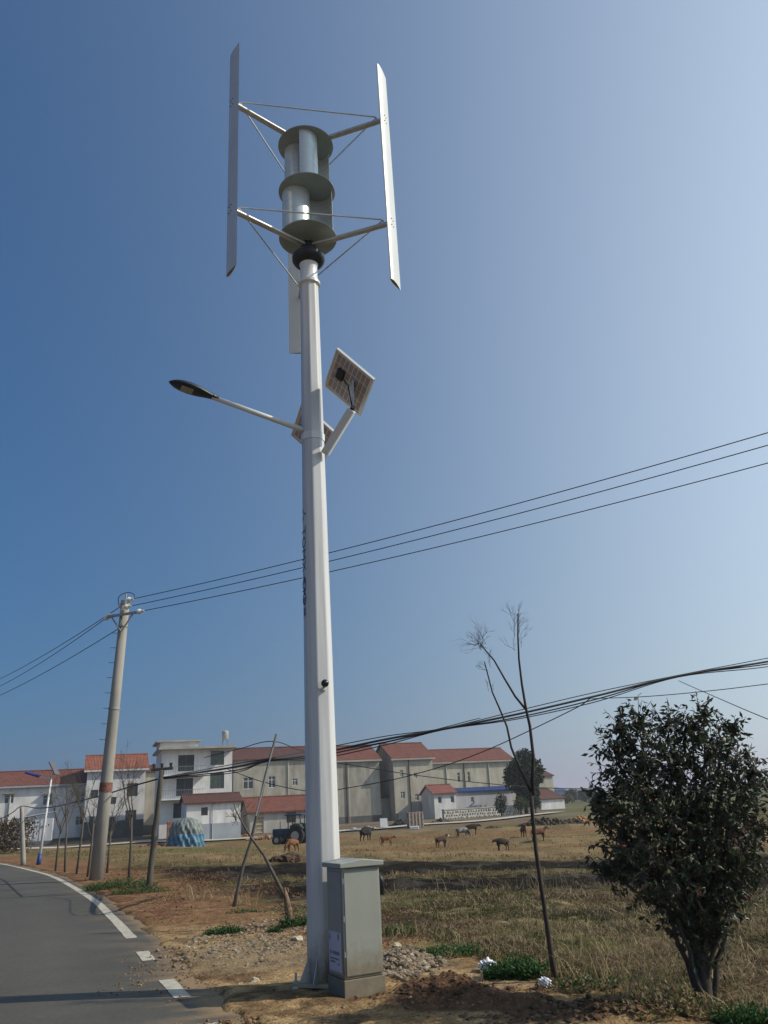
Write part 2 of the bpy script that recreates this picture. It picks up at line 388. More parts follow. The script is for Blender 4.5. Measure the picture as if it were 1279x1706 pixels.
# ------------------------------------------------------------------ road
def offset_poly(P, off):
    P = np.asarray(P); T = np.gradient(P, axis=0); T /= np.linalg.norm(T, axis=1)[:, None]
    return P + np.stack([T[:, 1], -T[:, 0]], 1) * (off if np.isscalar(off) else np.asarray(off)[:, None])
def strip(P, o0, o1, zf, nseg=1, jit0=0, jit1=0):
    vs = []; n = len(P)
    for k in range(nseg + 1):
        t = k / nseg; Q = offset_poly(P, o0 + (o1 - o0) * t + ((jit0 if k == 0 else jit1 if k == nseg else 0) * (np.array([random.random() for _ in range(n)]) - .5)))
        vs += [(a, b, zf(a, b, t)) for a, b in Q]
    fs = [(k * n + i, k * n + i + 1, (k + 1) * n + i + 1, (k + 1) * n + i) for k in range(nseg) for i in range(n - 1)]
    return vs, fs
RD = catmull(EDGE, 40)
def build_road():
    vs, fs = strip(RD, -6.0, 0.30, lambda a, b, t: 0.012 - 0.03 * (2 * t - 1) ** 4, 28, .06, .16)
    N = len(vs); P = np.array(vs); x, y = P[:, 0], P[:, 1]; d = edge_dist(x, y)
    n1 = fbm(x, y, .35, 4, 101); n2 = fbm(x, y, 2.2, 4, 103)
    g = (.072 + .026 * (n1 - .5) + .016 * (n2 - .5))[:, None] * np.array([[1.06, 1.0, .86]])
    tr = np.exp(-((d + 1.3) / .35) ** 2) + np.exp(-((d + 3.0) / .35) ** 2)
    g *= (1 + .12 * tr)[:, None]
    dm = np.clip(sst(-.75, .25, d + (n2 - .5) * .9) * (1 - sst(9.8, 12.5, y) * .75) * sst(.42, .62, n2 + .12 * sst(-.2, .3, d)) + .8 * sst(.05, .28, d + (n2 - .5) * .2), 0, 1)
    g = g * (1 - dm[:, None] * .8) + np.array([[.30, .20, .105]]) * dm[:, None] * .8
    me = bpy.data.meshes.new('road'); me.from_pydata(vs, [], [tuple(reversed(q)) for q in fs])
    ca = me.color_attributes.new('Col', 'FLOAT_COLOR', 'POINT'); ca.data.foreach_set('color', np.hstack([g, np.ones((N, 1))]).astype(np.float32).ravel())
    me.polygons.foreach_set('use_smooth', [True] * len(me.polygons)); me.update()
    me.materials.append(vcol_mat('asphalt', 140, .26, .45, 160, .85, .3))
    ro = tag(link('road', me), 'curving grey asphalt road with worn white edge line', kind='structure')
    paint = mat('road_paint', (.40, .37, .30), .85, .3, 9, .25, 120, c2=(.52, .48, .40))
    def on_line(y0, y1, name):
        sel = RD[(RD[:, 1] >= y0) & (RD[:, 1] <= y1)]
        ysr = RD[:, 1]; o = np.argsort(ysr)
        ys = np.linspace(y0, y1, max(2, int((y1 - y0) / .25)))
        P = np.stack([np.interp(ys, ysr[o], RD[:, 0][o]), ys], 1)
        v, f = strip(P, -.19, -.02, lambda a, b, t: 0.012 - 0.03 * (2 * (5.81 + .17 * t) / 6.3 - 1) ** 4 + .0045, 2, .012, .012)
        MB().add(v, [tuple(reversed(q)) for q in f]).build(name, paint, ro, fixn=False)
    on_line(13.95, 100, 'edge_line')
    for y0, y1 in ((11.75, 12.55), (9.35, 10.35), (7.35, 8.2), (5.2, 6.1), (3, 3.9)): on_line(y0, y1, 'edge_dash')
build_road()
# village path in front of the houses
pp = [ground(*p) for p in ((-40, 1421), (0, 1418), (100, 1414), (170, 1409), (262, 1403), (340, 1402), (430, 1397), (500, 1393), (566, 1386), (640, 1381), (703, 1375), (800, 1369), (870, 1361), (930, 1354))]
PP = catmull([(p.x, p.y) for p in pp], 8)
v, f = strip(PP, -1.2, 1.2, lambda a, b, t: gz(a, b) + .16, 2)
MB().add(v, [tuple(reversed(q)) for q in f]).build('path', mat('concrete_path', (.42, .39, .34), .9, .2, .8), fixn=False)
tag(bpy.data.objects['path'], 'pale concrete village path in front of the houses', kind='structure')

# ================================================================== WIND AND SOLAR LAMP POST
PX, PY = -0.872, 9.5
white_paint = mat('white_powder_coat', (.62, .63, .63), .33, .05, 3, .03, 30, spec=.5, coat=.15)
galv = mat('galvanised_steel', (.50, .50, .49), .42, .15, 14, .05, 60, metal=.55)
blade_m = mat('blade_aluminium', (.58, .585, .565), .38, .06, 2, spec=.5, metal=.15)
scoop_m = mat('brushed_aluminium', (.54, .58, .585), .36, .12, 3, .05, 18, metal=.3, stretch=(1, 1, 14))
disc_m = mat('disc_grey_paint', (.27, .32, .325), .5, .1, 4)
dark_m = mat('black_casting', (.02, .022, .027), .42, .3, 8, .1, 60)
lamp = empty('wind_solar_street_lamp', (PX, PY, 0), 0, 'tall white octagonal lamp post carrying a vertical wind turbine and solar panels', 'street lamp')
def L(p): return Vector(p) - Vector((PX, PY, 0))      # world to lamp-local
OCT = R(-90 - 22 - 22.5)          # so a face normal lies 25 deg left of the camera direction
def oct_r(z): return (0.182 - (0.182 - 0.118) * z / 8.75) / math.cos(R(22.5))
def build_pole():
    m = MB(); zs = [0.03, 1, 2, 3, 4, 5, 6, 7, 8, 8.62]
    for z in zs:
        for k in range(8):
            a = OCT + R(45) * k; r = oct_r(z); m.v.append((r * math.cos(a), r * math.sin(a), z))
    for i in range(len(zs) - 1):
        for k in range(8): a, b = i * 8 + k, i * 8 + (k + 1) % 8; m.f.append((a, b, b + 8, a + 8))
    m.f.append(tuple(range((len(zs) - 1) * 8, len(zs) * 8)))
    # base dirt: splashed soil low on the shaft
    pm = bpy.data.materials.new('white_post_paint'); pm.use_nodes = True; nt = pm.node_tree; b = nt.nodes['Principled BSDF']
    b.inputs['Roughness'].default_value = .36; b.inputs['Specular IOR Level'].default_value = .5
    tc = nt.nodes.new('ShaderNodeTexCoord'); sp = nt.nodes.new('ShaderNodeSeparateXYZ'); nt.links.new(tc.outputs['Object'], sp.inputs[0])
    n = nt.nodes.new('ShaderNodeTexNoise'); n.inputs['Scale'].default_value = 9; n.inputs['Detail'].default_value = 8; n.inputs['Roughness'].default_value = .7
    mp = nt.nodes.new('ShaderNodeMapping'); mp.inputs['Scale'].default_value = (1, 1, .35); nt.links.new(tc.outputs['Object'], mp.inputs[0]); nt.links.new(mp.outputs[0], n.inputs['Vector'])
    h = nt.nodes.new('ShaderNodeMapRange'); h.inputs[1].default_value = .75; h.inputs[2].default_value = .05; h.inputs[3].default_value = -.35; h.inputs[4].default_value = .5
    nt.links.new(sp.outputs[2], h.inputs[0])
    ad = nt.nodes.new('ShaderNodeMath'); ad.operation = 'ADD'; nt.links.new(n.outputs[0], ad.inputs[0]); nt.links.new(h.outputs[0], ad.inputs[1])
    r2 = nt.nodes.new('ShaderNodeMapRange'); r2.inputs[1].default_value = .45; r2.inputs[2].default_value = .95; nt.links.new(ad.outputs[0], r2.inputs[0])
    mx = nt.nodes.new('ShaderNodeMix'); mx.data_type = 'RGBA'; mx.inputs[6].default_value = (.56, .56, .56, 1); mx.inputs[7].default_value = (.22, .18, .12, 1)
    ns = nt.nodes.new('ShaderNodeTexNoise'); ns.inputs['Scale'].default_value = 5; ns.inputs['Detail'].default_value = 8; mp2 = nt.nodes.new('ShaderNodeMapping'); mp2.inputs['Scale'].default_value = (3, 3, .12)
    nt.links.new(tc.outputs['Object'], mp2.inputs[0]); nt.links.new(mp2.outputs[0], ns.inputs['Vector'])
    rs = nt.nodes.new('ShaderNodeMapRange'); rs.inputs[1].default_value = .42; rs.inputs[2].default_value = .75; rs.inputs[3].default_value = 1.0; rs.inputs[4].default_value = .74; nt.links.new(ns.outputs[0], rs.inputs[0])
    gm = nt.nodes.new('ShaderNodeMix'); gm.data_type = 'RGBA'; gm.blend_type = 'MULTIPLY'; gm.inputs[0].default_value = 1; nt.links.new(rs.outputs[0], gm.inputs[7])
    nt.links.new(r2.outputs[0], mx.inputs[0]); nt.links.new(mx.outputs[2], gm.inputs[6]); nt.links.new(gm.outputs[2], b.inputs['Base Color'])
    bevel(m.build('pole', pm, lamp), .012, 2)
    return pm
post_paint = build_pole()
# foot: plate, stiffening ribs, anchor bolts
m = MB(); m.obox((0, 0, .035), (.25, -.11, 0), (.11, .25, 0), (0, 0, .014)); bevel(m.build('base_plate', mat('dusty_steel_plate', (.34, .29, .20), .8, .3, 9), lamp), .004)
for k in range(8):
    a = OCT + R(22.5) + R(45) * k; d = Vector((math.cos(a), math.sin(a), 0)); t = Vector((-d.y, d.x, 0)) * .006
    r0 = .180; MB().prism([d * r0 + Vector((0, 0, .05)) - t, d * (r0 + .10) + Vector((0, 0, .05)) - t, d * (r0 + .10) + Vector((0, 0, .07)) - t, d * (r0 - .006) + Vector((0, 0, .30)) - t], t * 2).build('gusset', galv, lamp)
for sx, sy in ((1, 1), (1, -1), (-1, 1), (-1, -1)):
    c = Vector((.25, -.11, 0)) * sx * .83 + Vector((.11, .25, 0)) * sy * .83
    m = MB(); m.tube([c + Vector((0, 0, .05)), c + Vector((0, 0, .15))], .012, 8); m.tube([c + Vector((0, 0, .05)), c + Vector((0, 0, .08))], .024, 6); m.build('anchor_bolt', galv, lamp)
# collar and generator
m = MB(); m.lathe([(.125, 8.60), (.155, 8.62), (.155, 8.66), (.13, 8.68), (.122, 8.70), (.12, 8.93), (.135, 8.96)], n=20); autosmooth(m.build('pole_collar', white_paint, lamp))
m = MB(); m.lathe([(.125, 8.955), (.165, 8.97), (.205, 8.995), (.228, 9.03), (.232, 9.05), (.232, 9.095), (.222, 9.11), (.15, 9.125), (.148, 9.19), (.12, 9.205), (.115, 9.25), (.09, 9.26), (.09, 9.33)], n=32); autosmooth(m.build('generator', dark_m, lamp), 50)
m = MB(); m.tube([(0, 0, 9.3), (0, 0, 11.2)], .03, 12); m.build('rotor_shaft', galv, lamp)
# savonius discs and scoops
RT = 0.203; DR = .415
for z in (9.405, 10.235, 11.10):
    m = MB(); m.lathe([(DR - .004, z), (DR, z + .004), (DR, z + .012), (DR - .004, z + .016)], n=48); autosmooth(m.build('rotor_disc', disc_m, lamp))
def scoop(cx, cy, a0, a1, r, z0, z1, th=.004, n=22):
    m = MB(); o = []
    for i in range(n + 1):
        a = a0 + (a1 - a0) * i / n
        for rr in (r, r - th):
            for z in (z0, z1): m.v.append((cx + rr * math.cos(a), cy + rr * math.sin(a), z))
    for i in range(n):
        b = i * 4; c = b + 4; m.f += [(b, c, c + 1, b + 1), (b + 2, b + 3, c + 3, c + 2), (b, b + 2, c + 2, c), (b + 1, c + 1, c + 3, b + 3)]
    m.f += [(0, 1, 3, 2), (n * 4, n * 4 + 2, n * 4 + 3, n * 4 + 1)]
    autosmooth(m.build('rotor_scoop', scoop_m, lamp))
def tier(z0, z1, phi, r=.205, off=.165):
    ux, uy = math.cos(phi), math.sin(phi)
    scoop(-ux * off, -uy * off, phi + math.pi, phi + 2 * math.pi, r, z0, z1)
    scoop(ux * off, uy * off, phi, phi + math.pi, r, z0, z1)
tier(9.423, 10.234, R(-8)); 
for k in range(3):
    a = R(-92 + 120 * k); scoop(.17 * math.cos(a), .17 * math.sin(a), a - R(15), a + R(155), .19, 10.253, 11.099)
# blades, struts, ties
def blade_profile(ch, th, n=14):
    up = []; lo = []
    for i in range(n + 1):
        t = 0.5 * (1 - math.cos(math.pi * i / n)); yt = 5 * th * (0.2969 * math.sqrt(t) - 0.126 * t - 0.3516 * t * t + 0.2843 * t ** 3 - 0.1036 * t ** 4)
        up.append((t, yt)); lo.append((t, -yt))
    return [((p[0] - .4) * ch, p[1] * ch) for p in up + lo[-2:0:-1]]
RB = 1.252; angs = [RT + R(210), RT + R(330), RT + R(90)]; ZB, ZT = 8.29, 12.13
ends = []
for a in angs:
    d = Vector((math.cos(a), math.sin(a), 0)); t = Vector((-d.y, d.x, 0))
    pit = R(-7); dp = d * math.cos(pit) + t * math.sin(pit); tp = Vector((-dp.y, dp.x, 0)); pr = [d * RB + dp * q + tp * p for p, q in blade_profile(.315, .145)]
    m = MB(); n = len(pr); lv = [ZB, ZB + .03, ZT - .03, ZT]
    for j, z in enumerate(lv):
        for p in pr: m.v.append((p.x, p.y, z))
    for j in range(3):
        for k in range(n): m.f.append((j * n + k, j * n + (k + 1) % n, (j + 1) * n + (k + 1) % n, (j + 1) * n + k))
    m.f.append(tuple(range(3 * n, 4 * n)))
    # hollow lower end: recessed end cap
    ctr = sum(pr, Vector()) / n; o = len(m.v)
    for z in (ZB, ZB + .05):
        for p in pr: q = ctr + (p - ctr) * .86; m.v.append((q.x, q.y, z))
    for k in range(n):
        m.f.append((k, (k + 1) % n, o + (k + 1) % n, o + k)); m.f.append((o + k, o + (k + 1) % n, o + n + (k + 1) % n, o + n + k))
    m.f.append(tuple(range(o + n, o + 2 * n)))
    bl = autosmooth(m.build('blade', blade_m, lamp), 40)
    ee = []
    for z in (9.285, 11.145):
        s = MB(); s.obox(d * (.05 + (RB - .02)) / 2 + Vector((0, 0, z)), d * ((RB - .07) / 2), t * .042, Vector((0, 0, .017)))
        bevel(s.build('strut', galv, lamp), .01, 2)
        e = d * (RB - .10) + Vector((0, 0, z + .016)); ee.append(e)
        for k in (-.03, .03):
            for dz in (-.05, .05): q = d * (RB + .012) + t * (k) + Vector((0, 0, z + dz)); MB().tube([q, q + d * .022], .006, 6).build('bolt', dark_m, bl)
    ends.append(ee)
for lvl in (0, 1):
    for i, j in ((0, 1), (1, 2), (2, 0)):
        p, q = ends[i][lvl], ends[j][lvl]; u = (q - p).normalized(); h = Vector((0, 0, .075))
        MB().tube([p, p + h * .8 + u * .01, p + h + u * .04, q + h - u * .04, q + h * .8 - u * .01, q], .0105, 8).build('tie_rod', galv, lamp, smooth=True)
# lamp arm and head
pa, pb, pc = L(at(502, 716, 9.42)), L(at(357, 663, 9.0)), L(at(281, 636, 8.74))
pa = Vector((-.1, -.05, pa.z))
MB().tube([pa, pb + (pb - pc).normalized() * -.03], [.036, .030], 14).build('lamp_arm', white_paint, lamp, smooth=True)
ax = (pc - pb).normalized(); sd_ = ax.cross(Vector((0, 0, 1))).normalized(); upv = sd_.cross(ax)
LEN = (pc - pb).length
m = MB(); prof = [(-.08, .045, .035), (0, .05, .042), (.03, .058, .045), (.05, .05, .04), (.2, .075, .05), (.35, .105, .06), (.55, .125, .065), (.72, .118, .058), (.85, .09, .045), (.94, .05, .026), (1.0, .008, .006)]
NN = 20
for t, w, h in prof:
    for k in range(NN):
        a = 2 * math.pi * k / NN; cw = math.cos(a); sh = math.sin(a); hh = h * (1.15 if sh > 0 else .42)
        m.v.append(tuple(pb + ax * t * LEN + sd_ * cw * w + upv * sh * hh))
for i in range(len(prof) - 1):
    for k in range(NN): m.f.append((i * NN + k, i * NN + (k + 1) % NN, (i + 1) * NN + (k + 1) % NN, (i + 1) * NN + k))
m.f += [tuple(range(NN)), tuple(range((len(prof) - 1) * NN, len(prof) * NN))]
lh = autosmooth(m.build('lamp_head', mat('navy_lamp_housing', (.022, .03, .045), .4, .2, 8), lamp), 45)
m = MB(); m.obox(pb + ax * .60 * LEN - upv * .026, ax * .13 * LEN, sd_ * .065, upv * .006)
bevel(m.build('lens', mat('led_lens', (.33, .31, .25), .25, .3, 40), lh), .004)
MB().tube([pb + ax * .02 + upv * .05 + sd_ * .02, pb + ax * .02 + upv * .066 + sd_ * .02], .012, 8).build('screw', white_paint, lh)
MB().tube([(0, 0, 6.20), (0, 0, 6.30)], oct_r(6.25) + .008, 8, ph=OCT - math.pi / 2 + R(45) * .0).build('arm_clamp', white_paint, lamp)
# solar panels
back_m = mat('panel_backsheet', (.78, .75, .70), .55, .08, 5); cell_m = mat('panel_cells_seen_from_below', (.33, .29, .262), .5, .15, 9)
def panel(cpx, cpy, Y, arm_px, arm_py, armY):
    c = L(at(cpx, cpy, Y)); e1 = Vector((.45, -.02, -.49)).normalized(); e2 = Vector((-.36, .47, 0)).normalized(); e2 = (e2 - e1 * e2.dot(e1)).normalized()
    nrm = e1.cross(e2).normalized()
    if nrm.z < 0: nrm = -nrm
    w, h = .32, .30           # half sizes along e1, e2
    m = MB(); m.obox(c, e1 * (w - .012), e2 * (h - .012), nrm * .006); p = m.build('solar_panel', back_m, lamp)
    for i in range(8):
        for j in range(4):
            cc = c + e1 * ((i + .5) / 8 * 2 - 1) * (w - .03) + e2 * ((j + .5) / 4 * 2 - 1) * (h - .03) - nrm * .0075
            MB().obox(cc, e1 * ((w - .03) / 8 - .006), e2 * ((h - .03) / 4 - .006), nrm * .0015).build('cell', cell_m, p)
    fr = MB()
    for s in (-1, 1):
        fr.obox(c + e1 * s * w, e1 * .012, e2 * (h + .012), nrm * .02); fr.obox(c + e2 * s * h, e1 * (w - .012), e2 * .012, nrm * .02)
    fr.build('frame', mat('anodised_frame', (.62, .62, .62), .35, .05, 5, metal=.4), p)
    j = MB(); jc = c - e1 * w * .45 - e2 * h * .1 - nrm * .03; j.obox(jc, e1 * .055, e2 * .075, nrm * .02); bevel(j.build('junction_box', dark_m, p), .006)
    hinge = L(at(arm_px, arm_py, armY))
    MB().tube([jc + e1 * .05, jc + e1 * .13 - nrm * .05, jc + e1 * .2 - nrm * .06, hinge + Vector((0, 0, .06))], .009, 6).build('cable', dark_m, p, smooth=True)
    bq = c + e1 * .06 - nrm * .02
    m = MB(); m.prism([bq - e2 * .10 - e1 * .02, bq + e2 * .10 - e1 * .02, hinge + e2 * .035 + Vector((0, 0, .03)), hinge - e2 * .035 + Vector((0, 0, .03))], e1 * .025)
    m.build('panel_bracket', galv, p)
    MB().tube([hinge - e2 * .06, hinge + e2 * .06], .03, 10).build('hinge', dark_m, p)
    root = Vector((hinge.x * .30, hinge.y * .30, hinge.z - .46))
    m = MB(); m.bar(root, hinge, .10, .12, upv=e2); bevel(m.build('panel_arm', white_paint, lamp), .012)
panel(581, 637, 9.15, 586, 683, 9.1); panel(521, 722, 10.35, 527, 768, 10.2)
# surveillance camera
cz = 3.06; a = R(-67); dn = Vector((math.cos(a), math.sin(a), 0)); q = dn * (oct_r(cz) * math.cos(R(22.5)))
c0 = MB().tube([q + Vector((0, 0, cz - .06)), q + dn * .05 + Vector((0, 0, cz - .05))], [.03, .024], 14).build('camera_mount', white_paint, lamp, smooth=False)
m = MB(); bmb = bmesh.new(); bmesh.ops.create_uvsphere(bmb, u_segments=16, v_segments=10, radius=.045)
m.add([v.co + q + dn * .07 + Vector((0, 0, cz)) for v in bmb.verts], [[v.index for v in f_.verts] for f_ in bmb.faces]); bmb.free()
m.build('camera_dome', mat('dark_dome', (.01, .01, .012), .12, .1, 4, spec=.6), c0, smooth=True)
# lettering down the left-hand face
def text_mesh(txt, size):
    cu = bpy.data.curves.new('t', 'FONT'); cu.body = txt; cu.size = size; cu.align_x = 'LEFT'; cu.extrude = 0.0006; cu.resolution_u = 3
    o = bpy.data.objects.new('t', cu); col.objects.link(o); dg = bpy.context.evaluated_depsgraph_get(); dg.update()
    me = bpy.data.meshes.new_from_object(o.evaluated_get(dg)); bpy.data.objects.remove(o); bpy.data.curves.remove(cu); return me
navy_ink = mat('navy_ink', (.012, .03, .09), .5, .1, 5)
fa = R(-90 - 67); fn = Vector((math.cos(fa), math.sin(fa), 0)); fr_ = Vector((-fn.y, fn.x, 0))     # face normal, rightwards along the face (towards the camera side)
def face_pt(u, z): return fn * (oct_r(z) * math.cos(R(22.5)) + .0012) + fr_ * u + Vector((0, 0, z))
def put_text(txt, size, ztop, u0, vertical=False):
    z = ztop
    parts = [txt] if not vertical else list(txt)
    for ch in parts:
        me = text_mesh(ch, size)
        for v in me.vertices:
            x, y, w = v.co
            if vertical: p = face_pt(u0 + x - size * .5, z - size + y)
            else: p = face_pt(u0 + y - size * .36, z - x)      # turned a quarter, reading downwards
            if w > 0: p = p + fn * .001
            v.co = p
        me.materials.clear(); me.materials.append(navy_ink); o = link('lettering', me, bpy.data.objects['pole'])
        if vertical: z -= size * 1.12
put_text('TOMX-CIO', .20, 5.02, 0.0); put_text('未来智能', .115, 4.40, 0.0, True)
lg = MB()
for k in range(3):
    a = R(90 + 120 * k + 20); p0 = (0.0, 5.18); d = (math.cos(a), math.sin(a)); n_ = (-d[1], d[0])
    pts = [(p0[0] + d[0] * .012, p0[1] + d[1] * .012), (p0[0] + d[0] * .05 + n_[0] * .022, p0[1] + d[1] * .05 + n_[1] * .022), (p0[0] + d[0] * .10, p0[1] + d[1] * .10), (p0[0] + d[0] * .045 - n_[0] * .008, p0[1] + d[1] * .045 - n_[1] * .008)]
    lg.prism([face_pt(*p) for p in pts], fn * .001)
lg.build('emblem', navy_ink, bpy.data.objects['pole'])

# ================================================================== CONTROL CABINET
cab_m = mat('grey_green_cabinet_paint', (.27, .285, .255), .45, .06, 2.5, .02, 60, spec=.4, c2=(.30, .31, .275))
def dusty(m_, z0, z1, amt):            # dried splash of soil on the lower part of a painted thing
    nt = m_.node_tree; b = nt.nodes['Principled BSDF']; src = b.inputs['Base Color'].links[0].from_socket
    tc = nt.nodes.new('ShaderNodeTexCoord'); sp = nt.nodes.new('ShaderNodeSeparateXYZ'); nt.links.new(tc.outputs['Object'], sp.inputs[0])
    n = nt.nodes.new('ShaderNodeTexNoise'); n.inputs['Scale'].default_value = 11; n.inputs['Detail'].default_value = 8; n.inputs['Roughness'].default_value = .72; nt.links.new(tc.outputs['Object'], n.inputs['Vector'])
    h = nt.nodes.new('ShaderNodeMapRange'); h.inputs[1].default_value = z1; h.inputs[2].default_value = z0; h.inputs[3].default_value = -.28; h.inputs[4].default_value = .45; nt.links.new(sp.outputs[2], h.inputs[0])
    ad = nt.nodes.new('ShaderNodeMath'); ad.operation = 'ADD'; nt.links.new(n.outputs[0], ad.inputs[0]); nt.links.new(h.outputs[0], ad.inputs[1])
    r2 = nt.nodes.new('ShaderNodeMapRange'); r2.inputs[1].default_value = .4; r2.inputs[2].default_value = .9; r2.inputs[4].default_value = amt; nt.links.new(ad.outputs[0], r2.inputs[0])
    mx = nt.nodes.new('ShaderNodeMix'); mx.data_type = 'RGBA'; mx.inputs[7].default_value = (.17, .125, .075, 1); nt.links.new(r2.outputs[0], mx.inputs[0]); nt.links.new(src, mx.inputs[6]); nt.links.new(mx.outputs[2], b.inputs['Base Color'])
dusty(cab_m, .12, .6, .8)
CYAW = R(27); cb = empty('control_cabinet', (-.625, 8.79, 0), CYAW, 'grey green metal control cabinet standing against the white post', 'cabinet')
cw, cdp, chh = .415, .40, 1.17
bevel(MB().box(0, 0, .16, cw, cdp, chh - .03).build('body', cab_m, cb), .006)
bevel(MB().box(-.012, -.012, -.1, cw + .012, cdp + .012, .155).build('plinth', mat('plinth_dusty', (.19, .165, .12), .8, .2, 6, .1, 40), cb), .006)
dr = bevel(MB().box(.018, -.012, .185, cw - .018, -.001, chh - .055).build('door', cab_m, cb), .004)
m = MB(); m.prism([(-.035, -.045, chh - .025), (cw + .035, -.045, chh - .025), (cw + .035, -.045, chh + .02), (cw * .5, -.045, chh + .05), (-.035, -.045, chh + .02)], (0, cdp + .09, 0)); bevel(m.build('roof', cab_m, cb), .008)
# left side panel and paper notice
sp_ = bevel(MB().box(-.010, .03, .19, -.001, cdp - .03, chh - .06).build('side_panel', mat('cabinet_side_steel', (.25, .25, .235), .4, .08, 4, spec=.5), cb), .003)
nt_ = MB().box(-.0135, .045, .215, -.0105, cdp - .05, .56).build('notice_sheet', mat('notice_paper', (.50, .47, .55), .7, .06, 8), sp_)
tx = MB(); rr = random.Random(3)
def word(y0, z0, n, w, h):
    for k in range(n):
        yy = y0 - k * w * 1.25
        tx.box(-.0148, yy - w * .9, z0, -.0136, yy - w * .75, z0 + h); tx.box(-.0148, yy - w * .55, z0 + h * rr.uniform(0, .2), -.0136, yy - w * .4, z0 + h)
        tx.box(-.0148, yy - w * .9, z0 + h * .45, -.0136, yy, z0 + h * .6); tx.box(-.0148, yy - w * .2, z0, -.0136, yy - w * .05, z0 + h * .9)
word(.32, .355, 1, .035, .036); word(.255, .355, 4, .035, .036); word(.32, .315, 9, .019, .014)
word(.32, .285, 5, .02, .016); word(.12, .49, 1, .03, .06); word(.13, .27, 1, .035, .02); word(.33, .48, 1, .02, .05)
tx.build('print', mat('grey_print', (.10, .10, .115), .7, .1, 5), nt_)
# meter box and cable gland on the right-hand side
bevel(MB().box(cw + .001, .14, .60, cw + .075, .27, 1.02).build('meter_box', mat('meter_box_grey', (.17, .18, .17), .5, .1, 5), cb), .01)
MB().tube([(cw + .07, .12, .86), (cw + .07, .10, .98), (cw + .04, .11, 1.05)], .028, 10).build('padlock_cover', dark_m, cb, smooth=True)
for z in (.35, .66, 1.0): MB().tube([(.006, -.006, z), (.006, -.006, z + .05)], .007, 8).build('hinge', galv, cb)

# ================================================================== UTILITY POLES AND WIRES
conc = mat('pole_concrete', (.27, .255, .225), .85, .15, 3, .15, 30, stretch=(1, 1, .3))
wood = mat('weathered_wood_pole', (.095, .085, .068), .9, .3, 5, .3, 30, stretch=(4, 4, .6))
porcelain = mat('insulator_porcelain', (.62, .60, .57), .3, .08, 5)
rust = mat('rusty_band', (.16, .045, .03), .8, .5, 14, c2=(.28, .14, .10))
wire_m = mat('wire_black', (.025, .027, .032), .6, .1, 3)
steel_d = mat('galvanised_old', (.30, .30, .30), .6, .2, 8, metal=.3)
b0 = ground(160, 1466); CPY = b0.y
cp = empty('utility_pole', b0, 0, 'tall round concrete utility pole with crossarm and rusty band by the road', 'utility pole')
top = at(209, 1003, CPY) - b0; axd = top.normalized(); HT = top.length
def cpt(t): return axd * (HT * t)
rb_, rt_ = .22, .148
MB().tube([cpt(-.03), cpt(.3), cpt(.6), cpt(1.0)], [rb_, rb_ + (rt_ - rb_) * .3, rb_ + (rt_ - rb_) * .6, rt_], 28).build('shaft', conc, cp, smooth=True)
def ring(t0, t1, dr, name, m_):
    r = rb_ + (rt_ - rb_) * (t0 + t1) / 2 + dr; return MB().tube([cpt(t0), cpt(t1)], r, 28).build(name, m_, cp)
ring(.292, .325, .012, 'warning_band', rust); ring(.585, .592, .02, 'clamp_band', steel_d); ring(.90, .905, .02, 'clamp_band', steel_d); ring(.985, 1.005, .01, 'pole_cap', steel_d)
for i in range(9):
    t = .42 + i * .057; r = rb_ + (rt_ - rb_) * t; s_ = -1
    MB().tube([cpt(t) + Vector((s_ * r * .9, -.05, 0)), cpt(t) + Vector((s_ * (r + .17), -.08, .01))], .012, 6).build('step_bolt', steel_d, cp)
arm_t = .945; ac = cpt(arm_t); adir = Vector((1, -.35, .0)).normalized(); wdir = Vector((.5, -.82, 0)).normalized()
MB().bar(ac - adir * .62 + Vector((0, -.2, 0)), ac + adir * .62 + Vector((0, -.2, 0)), .08, .08).build('crossarm', steel_d, cp)
for s_ in (-1, 1):
    MB().bar(ac + adir * .45 * s_ + Vector((0, -.2, -.03)), ac + Vector((0, -.2, -.62)), .04, .04).build('arm_brace', steel_d, cp)
def insul(p, d, name='insulator'):
    d = Vector(d).normalized(); m = MB()
    m.tube([p, p + d * .06, p + d * .08, p + d * .10, p + d * .13, p + d * .15, p + d * .2, p + d * .3], [.035, .04, .09, .10, .06, .09, .05, .03], 12)
    return m.build(name, porcelain, cp, smooth=False)
attach = []
for q, dd in ((ac + adir * .62 + Vector((0, -.2, 0)), 1), (cpt(.972) + Vector((.05, -.2, 0)), 1), (cpt(1.0) + Vector((.05, 0, .06)), 1),
              (ac - adir * .62 + Vector((0, -.2, 0)), -1), (ac - adir * .5 + Vector((0, -.2, .05)), -1), (cpt(.99) + Vector((-.1, 0, 0)), -1)):
    e_ = (Vector((.92, -.38, .05)) if dd > 0 else Vector((-.62, .72, -.12))).normalized()
    insul(q, e_); attach.append(q + e_ * .3 + b0)
MB().tube([cpt(1.0), cpt(1.0) + Vector((0, 0, .32))], .03, 8).build('top_pin', steel_d, cp)
MB().tube([Vector(p) for p in catmull([tuple(q) for q in (attach[5] - b0, cpt(1.0) + Vector((-.25, 0, .2)), cpt(1.0) + Vector((.05, 0, .35)), cpt(1.0) + Vector((.3, 0, .25)), attach[2] - b0)], 5)], .014, 6).build('jumper_wire', wire_m, cp, smooth=True)
def cable(name, p0, p1, sag, r, label, cat='cable', group=None, n=28, m_=None):
    p0, p1 = Vector(p0), Vector(p1); pts = [p0.lerp(p1, i / n) - Vector((0, 0, 4 * sag * (i / n) * (1 - i / n))) for i in range(n + 1)]
    o = MB().tube([p - p0 for p in pts], r, 6).build(name, m_ or wire_m, None, smooth=True); o.location = p0
    return tag(o, label, cat, group)
